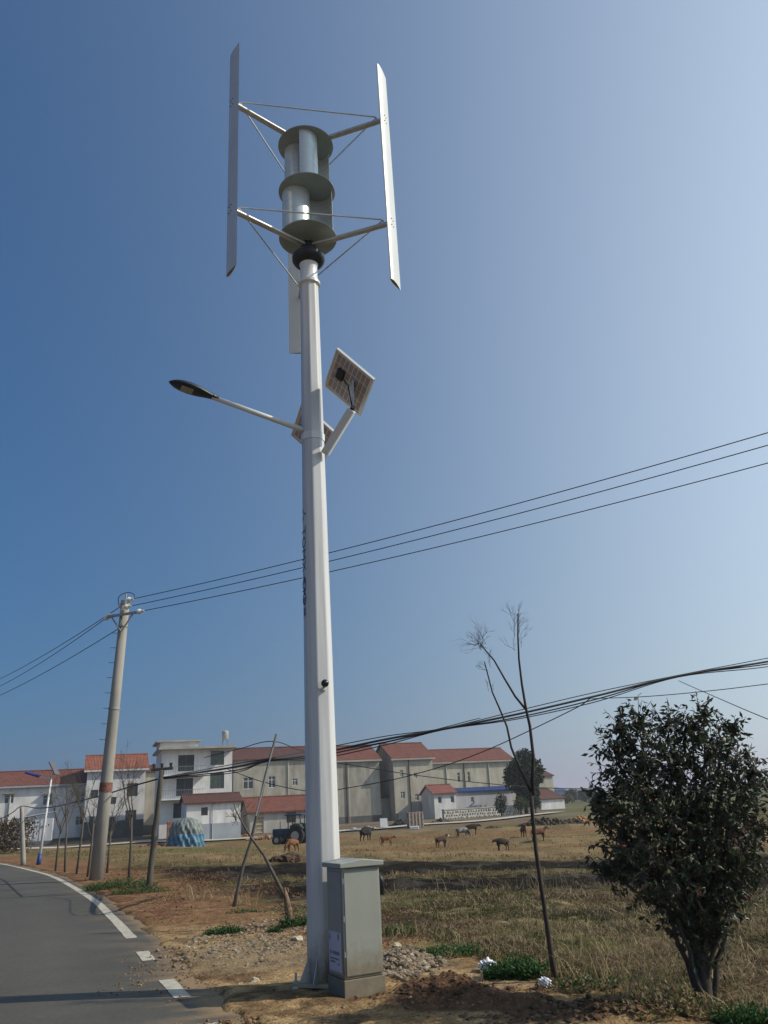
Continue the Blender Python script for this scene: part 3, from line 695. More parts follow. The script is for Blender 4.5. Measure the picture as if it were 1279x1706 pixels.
def ray_at_z(px, py, z):
    d = ray(px, py); t = (z - CZ) / d.z; p = d * t; return Vector((p.x, p.y, z))
for k, (py, lab) in enumerate(((760, 'lowest of the three power lines rising right from the concrete pole'), (730, 'middle of the three power lines rising right from the concrete pole'), (709, 'topmost of the three power lines rising right from the concrete pole'))):
    a_ = attach[k]; z_ = 9.6 + .15 * k; e_ = ray_at_z(1279, py, z_); far_ = a_ + (e_ - a_) * 1.25
    cable('power_line', a_, far_, .28, .013, lab, 'power line', 'power lines from the concrete pole to the right')
for k, (px, py, lab) in enumerate(((0, 1134, 'lower of the paired power lines leaving the concrete pole leftwards'), (0, 1122, 'upper of the paired power lines leaving the concrete pole leftwards'))):
    a_ = attach[3 + k * 2]; e_ = at(px, py, 47 + k); cable('power_line', a_, a_ + (e_ - a_) * 1.6, .35, .014, lab, 'power line', 'power lines from the concrete pole to the left')
cable('power_line', b0 + cpt(.905), b0 + cpt(.905) + (at(0, 1150, 44) - b0 - cpt(.905)) * 1.6, .3, .014, 'single power line leaving the concrete pole below its crossarm', 'power line')
# wooden pole, leaning prop, small post
def simple_pole(name, bpx, bpy_, tpx, tpy, r0, r1, m_, label, cat, parts=(), Y=None, wob=0.0, seed=1):
    b = ground(bpx, bpy_); t = at(tpx, tpy, Y or b.y) - b; o = empty(name, b, 0, label, cat); rr = random.Random(seed)
    n = 8; pts = [t * (i / n - .02) + Vector((rr.uniform(-wob, wob), rr.uniform(-wob, wob), 0)) * (0 < i < n) for i in range(n + 1)]
    MB().tube(pts, [r0 + (r1 - r0) * i / n for i in range(n + 1)], 12).build('shaft', m_, o, smooth=True); return o, b, t
wp, wb, wt = simple_pole('wooden_pole', 247, 1484, 270, 1279, .085, .065, wood, 'grey wooden cable pole standing right of the concrete pole', 'utility pole', wob=.015)
MB().bar(wt * .985 + Vector((-.28, 0, .0)), wt * .985 + Vector((.3, 0, .02)), .07).build('crossarm', wood, wp)
for k in (-.22, .0, .24): MB().tube([wt * .985 + Vector((k, 0, .03)), wt * .985 + Vector((k, 0, .16))], [.03, .045], 8).build('insulator', mat('dark_insulator', (.05, .04, .04), .4), wp)
lp, lb, lt = simple_pole('leaning_pole', 389, 1512, 462, 1217, .036, .024, mat('grey_bamboo', (.105, .095, .08), .7, .25, 6, .1, 20, stretch=(2, 2, .4)), 'thin leaning grey pole propping up wires beside the white post', 'pole', wob=.02, seed=4)
MB().tube([lt * .5 + Vector((0, -.06, 0)), lt * .9 + Vector((0, -.06, 0))], .018, 6).build('conduit', steel_d, lp)
sp, sb, st = simple_pole('fence_post', 39, 1441, 36, 1342, .12, .09, conc, 'short grey concrete post carrying a drooping cable at far left', 'post')
# low telephone bundle across the field
B = lambda px, py, Y: at(px, py, Y)
wtop = wb + wt * .98; ltop = lb + lt * .72
R1 = B(1279, 1102, 24.0); Rx = lambda p, q, k: p + (q - p) * k
def chain(name, pts, r, label, cat='cable', group=None):
    P = catmull([tuple(p) for p in pts], 8); p0 = Vector(P[0]); o = MB().tube([Vector(p) - p0 for p in P], r, 6).build(name, wire_m, None, smooth=True); o.location = p0
    return tag(o, label, cat, group)
bl = [((268, 1296, wb.y), (390, 1278, 22.8), (447, 1266, lb.y), (530, 1255, 20.4), (640, 1232, 20.6), (740, 1214, 20.8), (860, 1190, 21), (990, 1160, 21.4), (1130, 1126, 22), (1279, 1102, 22.4), (1420, 1075, 23))]
for k, (dy, r, lab) in enumerate(((0, .028, 'thickest black cable of the bundle sagging over the field'), (5, .016, 'thin cable hanging just under the thick bundle cable'), (-6, .012, 'thin upper cable running above the thick bundle cable'), (9, .013, 'lowest loose cable of the bundle over the field'))):
    rr = random.Random(k); pts = []
    for i, (px, py, Y) in enumerate(bl[0]):
        f_ = .25 if i in (0, 2, 5, 8) else 1.0; pts.append(at(px, py + dy * f_ + (rr.uniform(-1, 1) if k else 0), Y + .03 * k))
    chain('telephone_cable', pts, r, lab, 'cable', 'bundle of cables across the field')
chain('telephone_cable', [at(340, 1262, 22.5), at(400, 1247, 21), at(455, 1235, lb.y), at(520, 1252, 20), at(640, 1236, 20), at(800, 1196, 20)], .010, 'slack wire tied near the top of the leaning pole')
chain('telephone_cable', [at(380, 1282, 30), at(440, 1303, 28), at(520, 1318, 26), at(600, 1309, 25), at(690, 1290, 24), at(800, 1254, 23), at(950, 1184, 21.6), at(985, 1162, 21.4)], .013, 'wire dipping behind the white post then rising to the bundle')
chain('telephone_cable', [at(545, 1268, 40), at(620, 1280, 40), at(690, 1291, 40), at(800, 1304, 41), at(900, 1312, 42), at(1000, 1314, 43), at(1160, 1315, 44), at(1290, 1312, 45)], .022, 'near level wire crossing in front of the far houses')
chain('telephone_cable', [at(1130, 1134, 22), at(1180, 1156, 18), at(1279, 1198, 14), at(1400, 1240, 11)], .008, 'wire dropping to the right above the dark leafy tree')
chain('telephone_cable', [at(985, 1164, 21.4), at(1080, 1160, 20), at(1190, 1150, 19), at(1290, 1138, 18.5), at(1400, 1125, 18)], .010, 'straight wire passing over the top of the dark leafy tree')
chain('telephone_cable', [at(-60, 1385, 40), at(0, 1364, 44), at(20, 1354, sb.y), at(36, 1343, sb.y), at(60, 1346, 42), at(90, 1344, 38), at(125, 1336, 34), at(170, 1325, 30), at(215, 1311, 26), at(262, 1298, wb.y)], .022, 'drooping cable between the far left post and the wooden pole')
# road lamp far left: white mast, blue foot, blue solar panel
slb = ground(64, 1441); sl = empty('solar_street_lamp', slb, 0, 'slim white lamp mast with blue foot and blue solar panel at far left', 'street lamp')
stp = at(86, 1293, slb.y) - slb; whitep = mat('white_mast_paint', (.55, .56, .57), .4, .05, 4)
MB().tube([stp * -.02, stp], [.075, .045], 14).build('mast', whitep, sl, smooth=True)
MB().tube([stp * -.02, stp * .125], [.11, .09], 14).build('foot_sleeve', mat('blue_foot_paint', (.02, .055, .19), .5, .1, 4), sl, smooth=True)
q1 = at(62, 1294, slb.y) - slb
MB().tube([stp * .97, q1], .035, 8).build('lamp_arm', whitep, sl)
m = MB(); m.obox(q1 + Vector((-.22, 0, .12)), (.34, 0, -.11), (0, .14, .02), (.014, 0, .04)); bevel(m.build('lamp_head', mat('blue_lamp_head', (.03, .04, .2), .35, .1, 4), sl), .02)
m = MB(); m.obox(stp + Vector((.1, 0, .35)), (-.17, 0, .3), (0, .3, .0), (.02, 0, .012)); m.build('solar_panel', mat('grey_panel_back', (.10, .10, .11), .5, .1, 4), sl)
MB().tube([stp * .98, stp + Vector((.1, 0, .33))], .03, 8).build('panel_bracket', whitep, sl)

# ================================================================== HOUSES
YAW = R(20); VX = Vector((math.cos(YAW), math.sin(YAW), 0)); VN = Vector((math.sin(YAW), -math.cos(YAW), 0))
tile_cache = {}
def roof_mat(name, c):
    if name in _mats: return _mats[name]
    m = mat(name, c, .85, .25, 1.3, c2=tuple(k * 1.3 for k in c)); nt = m.node_tree; b = nt.nodes['Principled BSDF']
    tc = [n for n in nt.nodes if n.type == 'TEX_COORD'][0]
    w = nt.nodes.new('ShaderNodeTexWave'); w.wave_type = 'BANDS'; w.bands_direction = 'X'; w.inputs['Scale'].default_value = 1.6; w.inputs['Distortion'].default_value = .3
    nt.links.new(tc.outputs['Object'], w.inputs['Vector']); bp = nt.nodes.new('ShaderNodeBump'); bp.inputs['Strength'].default_value = .8; bp.inputs['Distance'].default_value = .06
    nt.links.new(w.outputs[0], bp.inputs['Height']); nt.links.new(bp.outputs[0], b.inputs['Normal']); return m
def wall_mat(name, c, c2=None, var=.14):
    """weathered render: cloudy staining with vertical runs"""
    if name in _mats: return _mats[name]
    m = mat(name, c, .92, var, .55, .12, 14, c2=c2, stretch=(1.6, 1.6, .5)); return m
white_w = wall_mat('white_render', (.60, .585, .565), (.76, .75, .735), .2); grey_w = wall_mat('grey_render', (.27, .255, .215), (.40, .38, .325), .24); cream_w = wall_mat('cream_render', (.37, .34, .275), (.49, .46, .38), .2)
red_r = roof_mat('red_tile', (.145, .052, .038)); orange_r = roof_mat('orange_tile', (.215, .075, .047)); dkred_r = roof_mat('dark_red_tile', (.088, .038, .032)); blue_r = roof_mat('blue_sheet', (.018, .042, .14))
dark_base = mat('damp_dark_base', (.10, .10, .10), .9, .3, .7)
glass = mat('window_glass', (.025, .032, .035), .12, .3, 2, spec=.6); glass_g = mat('green_window_glass', (.035, .06, .05), .15, .4, 3, spec=.6)
frame_w = mat('white_window_frame', (.6, .6, .6), .5); frame_d = mat('dark_window_frame', (.09, .09, .09), .5); frame_red = mat('brown_window_frame', (.13, .07, .05), .6)
pipe_m = mat('drain_pipe', (.42, .41, .39), .6); pipe_d = mat('brown_drain_pipe', (.12, .075, .06), .7)
slab_m = mat('concrete_slab', (.33, .315, .28), .9, .2, .9)
class House:
    """front-left ground corner, x along the front, y backwards, z up"""
    def __init__(s, name, label, pxl, pxr, eave_px, Y, depth, cat='house', yaw=YAW, group=None):
        s.yaw = yaw; s.vx = Vector((math.cos(yaw), math.sin(yaw), 0)); s.vy = Vector((-math.sin(yaw), math.cos(yaw), 0))
        p = at(pxl, eave_px, Y); z0 = gz(p.x, p.y) - .05; s.o = Vector((p.x, p.y, z0)); s.h = p.z - z0; s.d = depth
        lo, hi = 0.2, 90
        for _ in range(40):
            mid = (lo + hi) / 2
            if proj(p + s.vx * mid)[0] < pxr: lo = mid
            else: hi = mid
        s.w = lo; s.e = empty(name, s.o, yaw, label, cat, group)
    def loc(s, px, py, y=0.0):           # pixel -> (u, z) on the plane y (house-local) parallel to the front
        d = ray(px, py); q = s.o + s.vy * y; n = s.vy; t = (q - Vector((0, 0, CZ))).dot(n) / d.dot(n); p = d * t + Vector((0, 0, CZ)) - s.o
        return p.dot(s.vx), p.z
    def walls(s, m_, openings=(), base=None, base_h=0.9):
        ops = []
        for (a, b, c, d) in openings:
            u0, z1 = s.loc(a, b); u1, z0 = s.loc(c, d); u0, u1 = sorted((u0, u1)); z0, z1 = sorted((z0, z1))
            u0 = max(.05, u0); u1 = min(s.w - .05, u1); z0 = max(.02, z0); z1 = min(s.h - .05, z1); ops.append((u0, z0, u1, z1))
        xs = sorted({0, s.w, *[o[0] for o in ops], *[o[2] for o in ops]}); zs = sorted({-.6, s.h, *[o[1] for o in ops], *[o[3] for o in ops]})
        m = MB(); rv = .22
        for i in range(len(xs) - 1):
            for j in range(len(zs) - 1):
                cx, cz_ = (xs[i] + xs[i + 1]) / 2, (zs[j] + zs[j + 1]) / 2
                if any(o[0] < cx < o[2] and o[1] < cz_ < o[3] for o in ops): continue
                m.add([(xs[i], 0, zs[j]), (xs[i + 1], 0, zs[j]), (xs[i + 1], 0, zs[j + 1]), (xs[i], 0, zs[j + 1])], [(0, 1, 2, 3)])
        for (u0, z0, u1, z1) in ops:
            m.add([(u0, 0, z0), (u1, 0, z0), (u1, 0, z1), (u0, 0, z1), (u0, rv, z0), (u1, rv, z0), (u1, rv, z1), (u0, rv, z1)],
                  [(0, 4, 5, 1), (1, 5, 6, 2), (2, 6, 7, 3), (3, 7, 4, 0), (4, 7, 6, 5)])
        w, d, h = s.w, s.d, s.h
        m.add([(0, 0, -.6), (w, 0, -.6), (w, d, -.6), (0, d, -.6), (0, 0, h), (w, 0, h), (w, d, h), (0, d, h)], [(1, 2, 6, 5), (2, 3, 7, 6), (3, 0, 4, 7), (4, 5, 6, 7)])
        s.wall = m.build('wall', m_, s.e, fixn=False)
        if base: MB().box(-.02, -.03, -.6, w + .02, d + .02, base_h).build('plinth', base, s.e)
        return ops
    def window(s, op, fm=None, gm=None, cols=2, bar=True, sill=False):
        u0, z0, u1, z1 = op; f = MB(); t = .07; y0, y1 = .10, .17; fm = fm or frame_w
        f.box(u0, y0, z0, u0 + t, y1, z1); f.box(u1 - t, y0, z0, u1, y1, z1); f.box(u0 + t, y0, z0, u1 - t, y1, z0 + t); f.box(u0 + t, y0, z1 - t, u1 - t, y1, z1)
        for c in range(1, cols): x = u0 + (u1 - u0) * c / cols; f.box(x - .035, y0 + .005, z0 + t, x + .035, y1, z1 - t)
        if bar:
            z = z0 + (z1 - z0) * .68; segs = [u0 + t] + [v for c in range(1, cols) for v in (u0 + (u1 - u0) * c / cols - .035, u0 + (u1 - u0) * c / cols + .035)] + [u1 - t]
            for a, b in zip(segs[::2], segs[1::2]): f.box(a, y0 + .006, z - .03, b, y1, z + .03)
        wo = f.build('window', fm, s.e); MB().box(u0 + .03, .14, z0 + .03, u1 - .03, .15, z1 - .03).build('pane', gm or glass, wo)
        if sill: MB().box(u0 - .1, -.14, z0 - .1, u1 + .1, -.002, z0 - .01).build('sill', slab_m, wo)
        return wo
    def gable(s, m_, rise, over=.45, hip=0.0, wm=None, fascia=None, ridge=True):
        w, d, h = s.w, s.d, s.h; rz = h + rise; oy = over; drop = rise / (d / 2) * oy; th = .16
        a = [(-over, -oy, h - drop), (w + over, -oy, h - drop), (w + over - hip, d / 2, rz), (-over + hip, d / 2, rz), (-over, d + oy, h - drop), (w + over, d + oy, h - drop)]
        b = [(x, y, z + th) for x, y, z in a]
        m = MB(); m.add(a + b, [(0, 3, 2, 1), (3, 4, 5, 2), (6, 7, 8, 9), (9, 8, 11, 10), (0, 1, 7, 6), (4, 10, 11, 5), (0, 6, 9, 3), (3, 9, 10, 4), (1, 2, 8, 7), (2, 5, 11, 8)])
        if hip: m.add(a + b, [(0, 4, 10, 6), (1, 7, 11, 5), (6, 9, 10), (7, 11, 8)])
        r = m.build('roof', m_, s.e)
        if ridge: MB().tube([(-over + hip, d / 2, rz + th), (w + over - hip, d / 2, rz + th)], .13, 8).build('ridge', m_, r)
        if not hip:
            g = MB()
            for x0, x1 in ((.0, .15), (w - .15, w)): g.prism([(x0, .0, h + .001), (x0, d, h + .001), (x0, d / 2, rz - .02)], (x1 - x0, 0, 0))
            g.build('gable_wall', wm or s.wall.data.materials[0], s.e)
        fz = h - drop - .16
        if fascia: MB().box(-over, -oy - .05, fz, w + over, -oy - .002, fz + .24).build('fascia', fascia, r)
        return r
    def pipe(s, px, m_=None, z0=0.0, r=.07):
        u, _ = s.loc(px, 1300); MB().tube([(u, -.1, z0), (u, -.1, s.h - .1)], r, 8).build('drain_pipe', m_ or pipe_m, s.e)
    def hood(s, op):
        MB().box(op[0] - .15, -.55, op[3] + .12, op[2] + .15, -.002, op[3] + .22).build('window_hood', slab_m, s.e)

# A long white house at the left edge
H = House('village_house', 'long white rendered house with faded red roof at the left edge', -70, 143, 1312, 114, 9)
ops = H.walls(white_w, [(8, 1324, 22, 1338), (72, 1325, 86, 1341), (128, 1322, 142, 1338), (3, 1370, 17, 1378), (126, 1360, 139, 1374)], dark_base, .5)
for o_ in ops: H.window(o_, frame_w, glass)
for o_ in ops[:3]: H.hood(o_)
H.gable(red_r, 1.9, .5, fascia=mat('grey_gutter', (.32, .34, .37), .5))
H.pipe(20, pipe_m, r=.12)
# lean-to of pale sheet metal
H = House('lean_to_shed', 'pale corrugated metal lean-to against the long white house', 22, 88, 1366, 104, 4.5, 'shed')
H.walls(wall_mat('pale_sheet_metal', (.40, .42, .46), (.47, .49, .53)), (), dark_base, .7)
m = MB(); m.prism([(-.2, -.3, H.h + .02), (H.w + .2, -.3, H.h + .7), (H.w + .2, -.3, H.h + .8), (-.2, -.3, H.h + .12)], (0, H.d + .4, 0)); m.build('roof', wall_mat('pale_roof_sheet', (.42, .44, .48)), H.e)
n_r = int(H.w / .6)
for k in range(n_r): MB().box(k * .6 + .1, -.05, .72, k * .6 + .18, -.002, H.h - .05).build('rib', mat('rib_sheet', (.46, .48, .52), .5), H.e)
# B white house, orange roof
H = House('village_house', 'tall white house with orange tiled roof behind the concrete pole', 146, 243, 1282, 116, 9)
ops = H.walls(white_w, [(151, 1316, 163, 1329), (181, 1328, 193, 1339), (212, 1305, 229, 1326), (129 + 20, 1360, 157, 1371), (180, 1361, 191, 1371), (209, 1350, 226, 1371)], dark_base, 2.3)
for o_ in ops: H.window(o_, frame_d, glass, 2)
H.gable(orange_r, 2.0, .45, fascia=mat('white_fascia', (.55, .55, .54), .6))
# C grey narrow building between
H = House('village_house', 'narrow grey unplastered house squeezed behind the wooden pole', 240, 272, 1287, 126, 8)
H.walls(grey_w, (), dark_base, 1.4); H.gable(dkred_r, 1.0, .3)
# D three storey white house with balconies
H = House('three_storey_house', 'three storey white house with balconies and a rooftop water tank', 270, 387, 1250, 106, 10)
ops = H.walls(white_w, [(297, 1258, 323, 1284), (294, 1297, 321, 1325), (289, 1338, 308, 1362), (351, 1251, 373, 1274), (350, 1288, 373, 1313)], None)
drm = mat('dark_balcony_door', (.035, .04, .048), .4, .2, 3)
for o_ in ops[:3]:
    dd = MB().box(o_[0], .12, o_[1], o_[2], .18, o_[3]).build('balcony_door', drm, H.e); x = (o_[0] + o_[2]) / 2; MB().box(x - .04, .09, o_[1], x + .04, .118, o_[3]).build('door_stile', frame_d, dd)
for o_ in ops[3:]: H.window(o_, frame_d, glass_g, 3, True)
ub = H.loc(341, 1300)[0]; bal = mat('balcony_rail', (.22, .22, .22), .5)
for px, py in ((300, 1291), (300, 1330)):
    z_ = H.loc(px, py)[1]; sl_ = MB().box(-.1, -1.3, z_ - .18, ub, -.003, z_).build('balcony_slab', white_w, H.e)
    r_ = MB(); r_.box(-.05, -1.25, z_ + .95, ub - .05, -1.18, z_ + 1.0)
    for k in range(int(ub / .28)): r_.box(-.04 + k * .28, -1.23, z_ + .002, -.01 + k * .28, -1.2, z_ + .948)
    r_.build('railing', bal, sl_)
MB().box(-.5, -1.4, H.h + .002, H.w + .3, H.d + .3, H.h + .28).build('roof_slab', slab_m, H.e)
x0, z0_ = H.loc(270, 1248); x1_, z1_ = H.loc(333, 1231); 
MB().box(-.1, 2.5, H.h + .282, x1_, H.d - 1, z1_ - .1).build('stair_tower', white_w, H.e); MB().box(-.6, 2.0, z1_ - .098, x1_ + .4, H.d - .6, z1_ + .1).build('tower_roof_slab', slab_m, H.e)
tu, tz = H.loc(375, 1232, 3.0); _, tz2 = H.loc(375, 1217, 3.0)
for i, j in ((-.35, -.35), (.35, -.35), (.35, .35), (-.35, .35)): MB().tube([(tu + i, 3 + j, H.h + .28), (tu + i * .8, 3 + j * .8, tz)], .04, 6).build('tank_leg', bal, H.e)
autosmooth(MB().lathe([(.42, tz), (.45, tz + .05), (.45, tz2 - .15), (.3, tz2 - .02), (.1, tz2 + .05)], (tu, 3, 0), 18).build('water_tank', mat('steel_tank', (.45, .44, .43), .35, .1, 4, metal=.4), H.e))
# F two storey grey house behind
H = House('village_house', 'grey two storey house with long dark red roof left of the white post', 389, 530, 1266, 122, 9)
ops = H.walls(grey_w, [(405, 1295, 422, 1314), (447, 1293, 459, 1312), (487, 1297, 496, 1308), (470, 1330, 480, 1340)], dark_base, 1.2)
for o_ in ops: H.window(o_, frame_w, glass, 2, True)
H.gable(dkred_r, 1.75, .4); H.pipe(480, pipe_m)
# E small white shed
H = House('white_shed', 'small white shed with red tiled roof right of the tarp covered stack', 311, 401, 1339, 97, 6, 'shed')
ops = H.walls(white_w, [(335, 1345, 346, 1358), (335, 1377, 345, 1386)], mat('blue_grey_base', (.33, .36, .39), .9, .15, .6), 1.75)
for o_ in ops[:1]: H.window(o_, frame_d, glass, 1, False)
H.gable(dkred_r, .85, .35); H.pipe(355, pipe_m, r=.05)
# H low barn
H = House('low_barn', 'low grey barn with wide red tiled roof behind the tractor', 416, 540, 1353, 104, 6.5, 'barn')
ops = H.walls(wall_mat('patchy_grey_plaster', (.33, .315, .29), (.42, .40, .37), .25), [(426, 1362, 439, 1389), (477, 1351, 493, 1370)], None)
u0, z0_, u1, z1_ = ops[0]; d_ = MB().box(u0, .1, z0_, u1, .16, z1_).build('plank_door', mat('grey_planks', (.24, .20, .15), .8, .4, 2), H.e)
for k in range(4): MB().box(u0 + .05, .06, z0_ + .1 + k * (z1_ - z0_) / 4, u1 - .05, .098, z0_ + .2 + k * (z1_ - z0_) / 4).build('batten', mat('pale_batten', (.45, .38, .26), .8, .2, 3), d_)
wo_ = H.window(ops[1], frame_red, glass, 2, True)
H.gable(red_r, 1.55, .4)
# G grey house right of the post
H = House('village_house', 'tall grey house with red roof immediately right of the white post', 520, 631, 1268, 128, 10)
H.walls(grey_w, (), dark_base, 1.0); H.gable(red_r, 2.3, .35, fascia=slab_m); H.pipe(577, pipe_d, r=.1); H.pipe(580, pipe_m, r=.06)
# I
H = House('village_house', 'cream two storey house with red roof and dark side wall', 654, 719, 1263, 131, 10)
ops = H.walls(cream_w, [(666, 1283, 672, 1294), (689, 1287, 695, 1296), (667, 1319, 675, 1330), (691, 1323, 698, 1333), (700, 1356, 717, 1370)], None)
for o_ in ops[:4]: H.window(o_, frame_w, glass_g, 2, True)
MB().box(ops[4][0], .12, ops[4][1], ops[4][2], .18, ops[4][3]).build('garage_door', mat('grey_roller_door', (.20, .195, .18), .7), H.e)
H.gable(red_r, 2.4, .4, fascia=slab_m); H.pipe(682, pipe_d, r=.08)
_s = MB().box(.15, -.9, .0, H.w * .18, -.05, 1.1).build('concrete_bench', slab_m, H.e)
# link wall between G and I
H = House('yard_wall', 'low grey yard wall with a red tiled cap between two houses', 630, 656, 1329, 133, .5, 'wall')
H.walls(grey_w, ()); H.gable(dkred_r, .2, .15, ridge=False)
# J
H = House('village_house', 'long cream house with red roof behind the blue roofed shed', 712, 853, 1270, 147, 10)
ops = H.walls(cream_w, [(761, 1287, 767, 1303), (778, 1286, 784, 1303)], None)
for o_ in ops: H.window(o_, frame_w, glass_g, 1, True)
H.gable(red_r, 2.2, .4, fascia=slab_m)
for px, m_ in ((744, pipe_m), (774, pipe_d), (815, pipe_m)): H.pipe(px, m_, r=.09)
# K, L
H = House('white_outhouse', 'small white outhouse with bright red roof and two windows', 722, 758, 1322, 127, 5, 'outhouse')
ops = H.walls(white_w, [(729, 1327, 736, 1338), (750, 1326, 757, 1337)], None)
for o_ in ops: H.window(o_, frame_w, glass_g, 1, False)
H.gable(roof_mat('coral_tile', (.19, .072, .056)), 1.1, .3)
H = House('blue_roof_shed', 'low pale shed with blue sheet roof beside the red roofed outhouse', 757, 852, 1320, 130, 4, 'shed')
ops = H.walls(wall_mat('pale_lilac_render', (.45, .44, .46), (.5, .49, .51)), [(784, 1328, 790, 1337)], None)
H.window(ops[0], frame_w, glass, 2, False); H.gable(blue_r, .5, .25, ridge=False)
# stone wall along the lane
sw0 = at(739, 1370, 120); sw1 = at(868, 1359, 128)
H = House('stone_wall', 'rubble stone wall with pale mortar in front of the blue roofed shed', 739, 868, 1350, 119, .45, 'wall', yaw=math.atan2(sw1.y - sw0.y, sw1.x - sw0.x))
H.walls(mat('pale_mortar', (.40, .39, .36), .9), ())
stm = [mat('rubble_grey', (.20, .20, .19), .9, .3, 2), mat('rubble_light', (.36, .35, .32), .9, .3, 2), mat('rubble_brown', (.24, .20, .15), .9, .3, 2)]
rr = random.Random(5); bigs = []
for mi in range(3):
    m = MB(); m.rock((0, 0, 0), 1, (1, .45, 1), 40 + mi); bigs.append(m.mesh('stone', stm[mi]))
nx_ = int(H.w / .46)
for j in range(int(H.h / .42) + 1):
    for i in range(nx_):
        if len([1 for c in H.e.children if c.name.startswith('stone')]) >= 300: break
        o_ = link('stone', bigs[rr.randrange(3)], H.e); o_.location = ((i + .5 + .5 * (j % 2)) * .46 + rr.uniform(-.05, .05), .0, .12 + j * .40 + rr.uniform(-.04, .04)); k = rr.uniform(.15, .21); o_.scale = (k * 1.05, .28, k); o_.rotation_euler = (0, rr.uniform(-.5, .5), 0)
MB().box(-.05, -.08, H.h + .002, H.w + .05, .5, H.h + .14).build('coping', slab_m, H.e)
# N, O behind the round tree
H = House('village_house', 'small cream house with dark hipped roof behind the round tree', 884, 920, 1293, 185, 8)
H.walls(cream_w, ()); H.gable(dkred_r, 2.0, .3, hip=2.0)
H = House('white_farm_building', 'low farm building with dark red roof and whitewashed wall at field edge', 900, 939, 1331, 160, 7, 'barn')
H.walls(cream_w, (), white_w, 2.1); H.gable(dkred_r, 1.7, .3, hip=1.5)
# far sheds, hazy
for nm, lab, a, b, ev, Y, d_, wm, rm in (('far_shed', 'far hazy blue factory shed on the right horizon', 926, 944, 1317, 430, 30, wall_mat('far_blue_wall', (.10, .22, .38)), blue_r), ('far_shed', 'far pale factory hall beyond the blue shed', 946, 966, 1319, 520, 30, wall_mat('far_pale_wall', (.35, .38, .42)), wall_mat('far_grey_roof', (.3, .32, .36))),
                                   ('far_house', 'far white house with pink roof near the tree edge', 967, 984, 1318, 480, 14, white_w, roof_mat('far_pink', (.35, .2, .18))), ('far_house', 'far small white house left of the dark tree crown', 985, 994, 1320, 500, 12, white_w, red_r)):
    H = House(nm, lab, a, b, ev, Y, d_, 'building', yaw=R(8)); H.walls(wm, ()); H.gable(rm, 1.4, .3)
    for k in range(3): MB().box(H.w * (.15 + .28 * k), -.05, H.h * .45, H.w * (.15 + .28 * k) + H.w * .12, -.003, H.h * .7).build('window', frame_d, H.e)

# ================================================================== VEGETATION
leaf_m = attr_leaf_mat('glossy_dark_leaf', .46, .4, .24); weed_m = attr_leaf_mat('fresh_weed_leaf', .55, .3, .3); straw_m = attr_leaf_mat('dry_straw', .8, .15, .25); fol_m = attr_leaf_mat('distant_foliage', .7, .15, .2)
bark = mat('grey_bark', (.095, .08, .064), .9, .35, 9, .4, 40, stretch=(3, 3, .7)); bark_d = mat('dark_bark', (.055, .045, .038), .9, .35, 9, .4, 40, stretch=(3, 3, .7)); twig_m = mat('dry_twig', (.15, .115, .09), .85, .3, 9)
def leaf(m, p, d, n, L_, w, c, fold=.18):
    d = d.normalized(); s_ = d.cross(n)
    if s_.length < 1e-3: return
    s_.normalize(); n2 = s_.cross(d)
    a = p + d * L_ * .45 + s_ * w + n2 * w * fold; b = p + d * L_ * .45 - s_ * w + n2 * w * fold; t = p + d * L_ - n2 * L_ * .12
    m.add([p, a, t, b], [(0, 1, 2), (0, 2, 3)], c)
def rv(r): return Vector((r.gauss(0, 1), r.gauss(0, 1), r.gauss(0, 1))).normalized()
def limb(p0, p1, rr, bend=.08, n=5):
    p0, p1 = Vector(p0), Vector(p1); L_ = (p1 - p0).length; pts = [p0]
    for i in range(1, n): pts.append(p0.lerp(p1, i / n) + rv(rr) * L_ * bend * math.sin(math.pi * i / n) * .6)
    return pts + [p1]

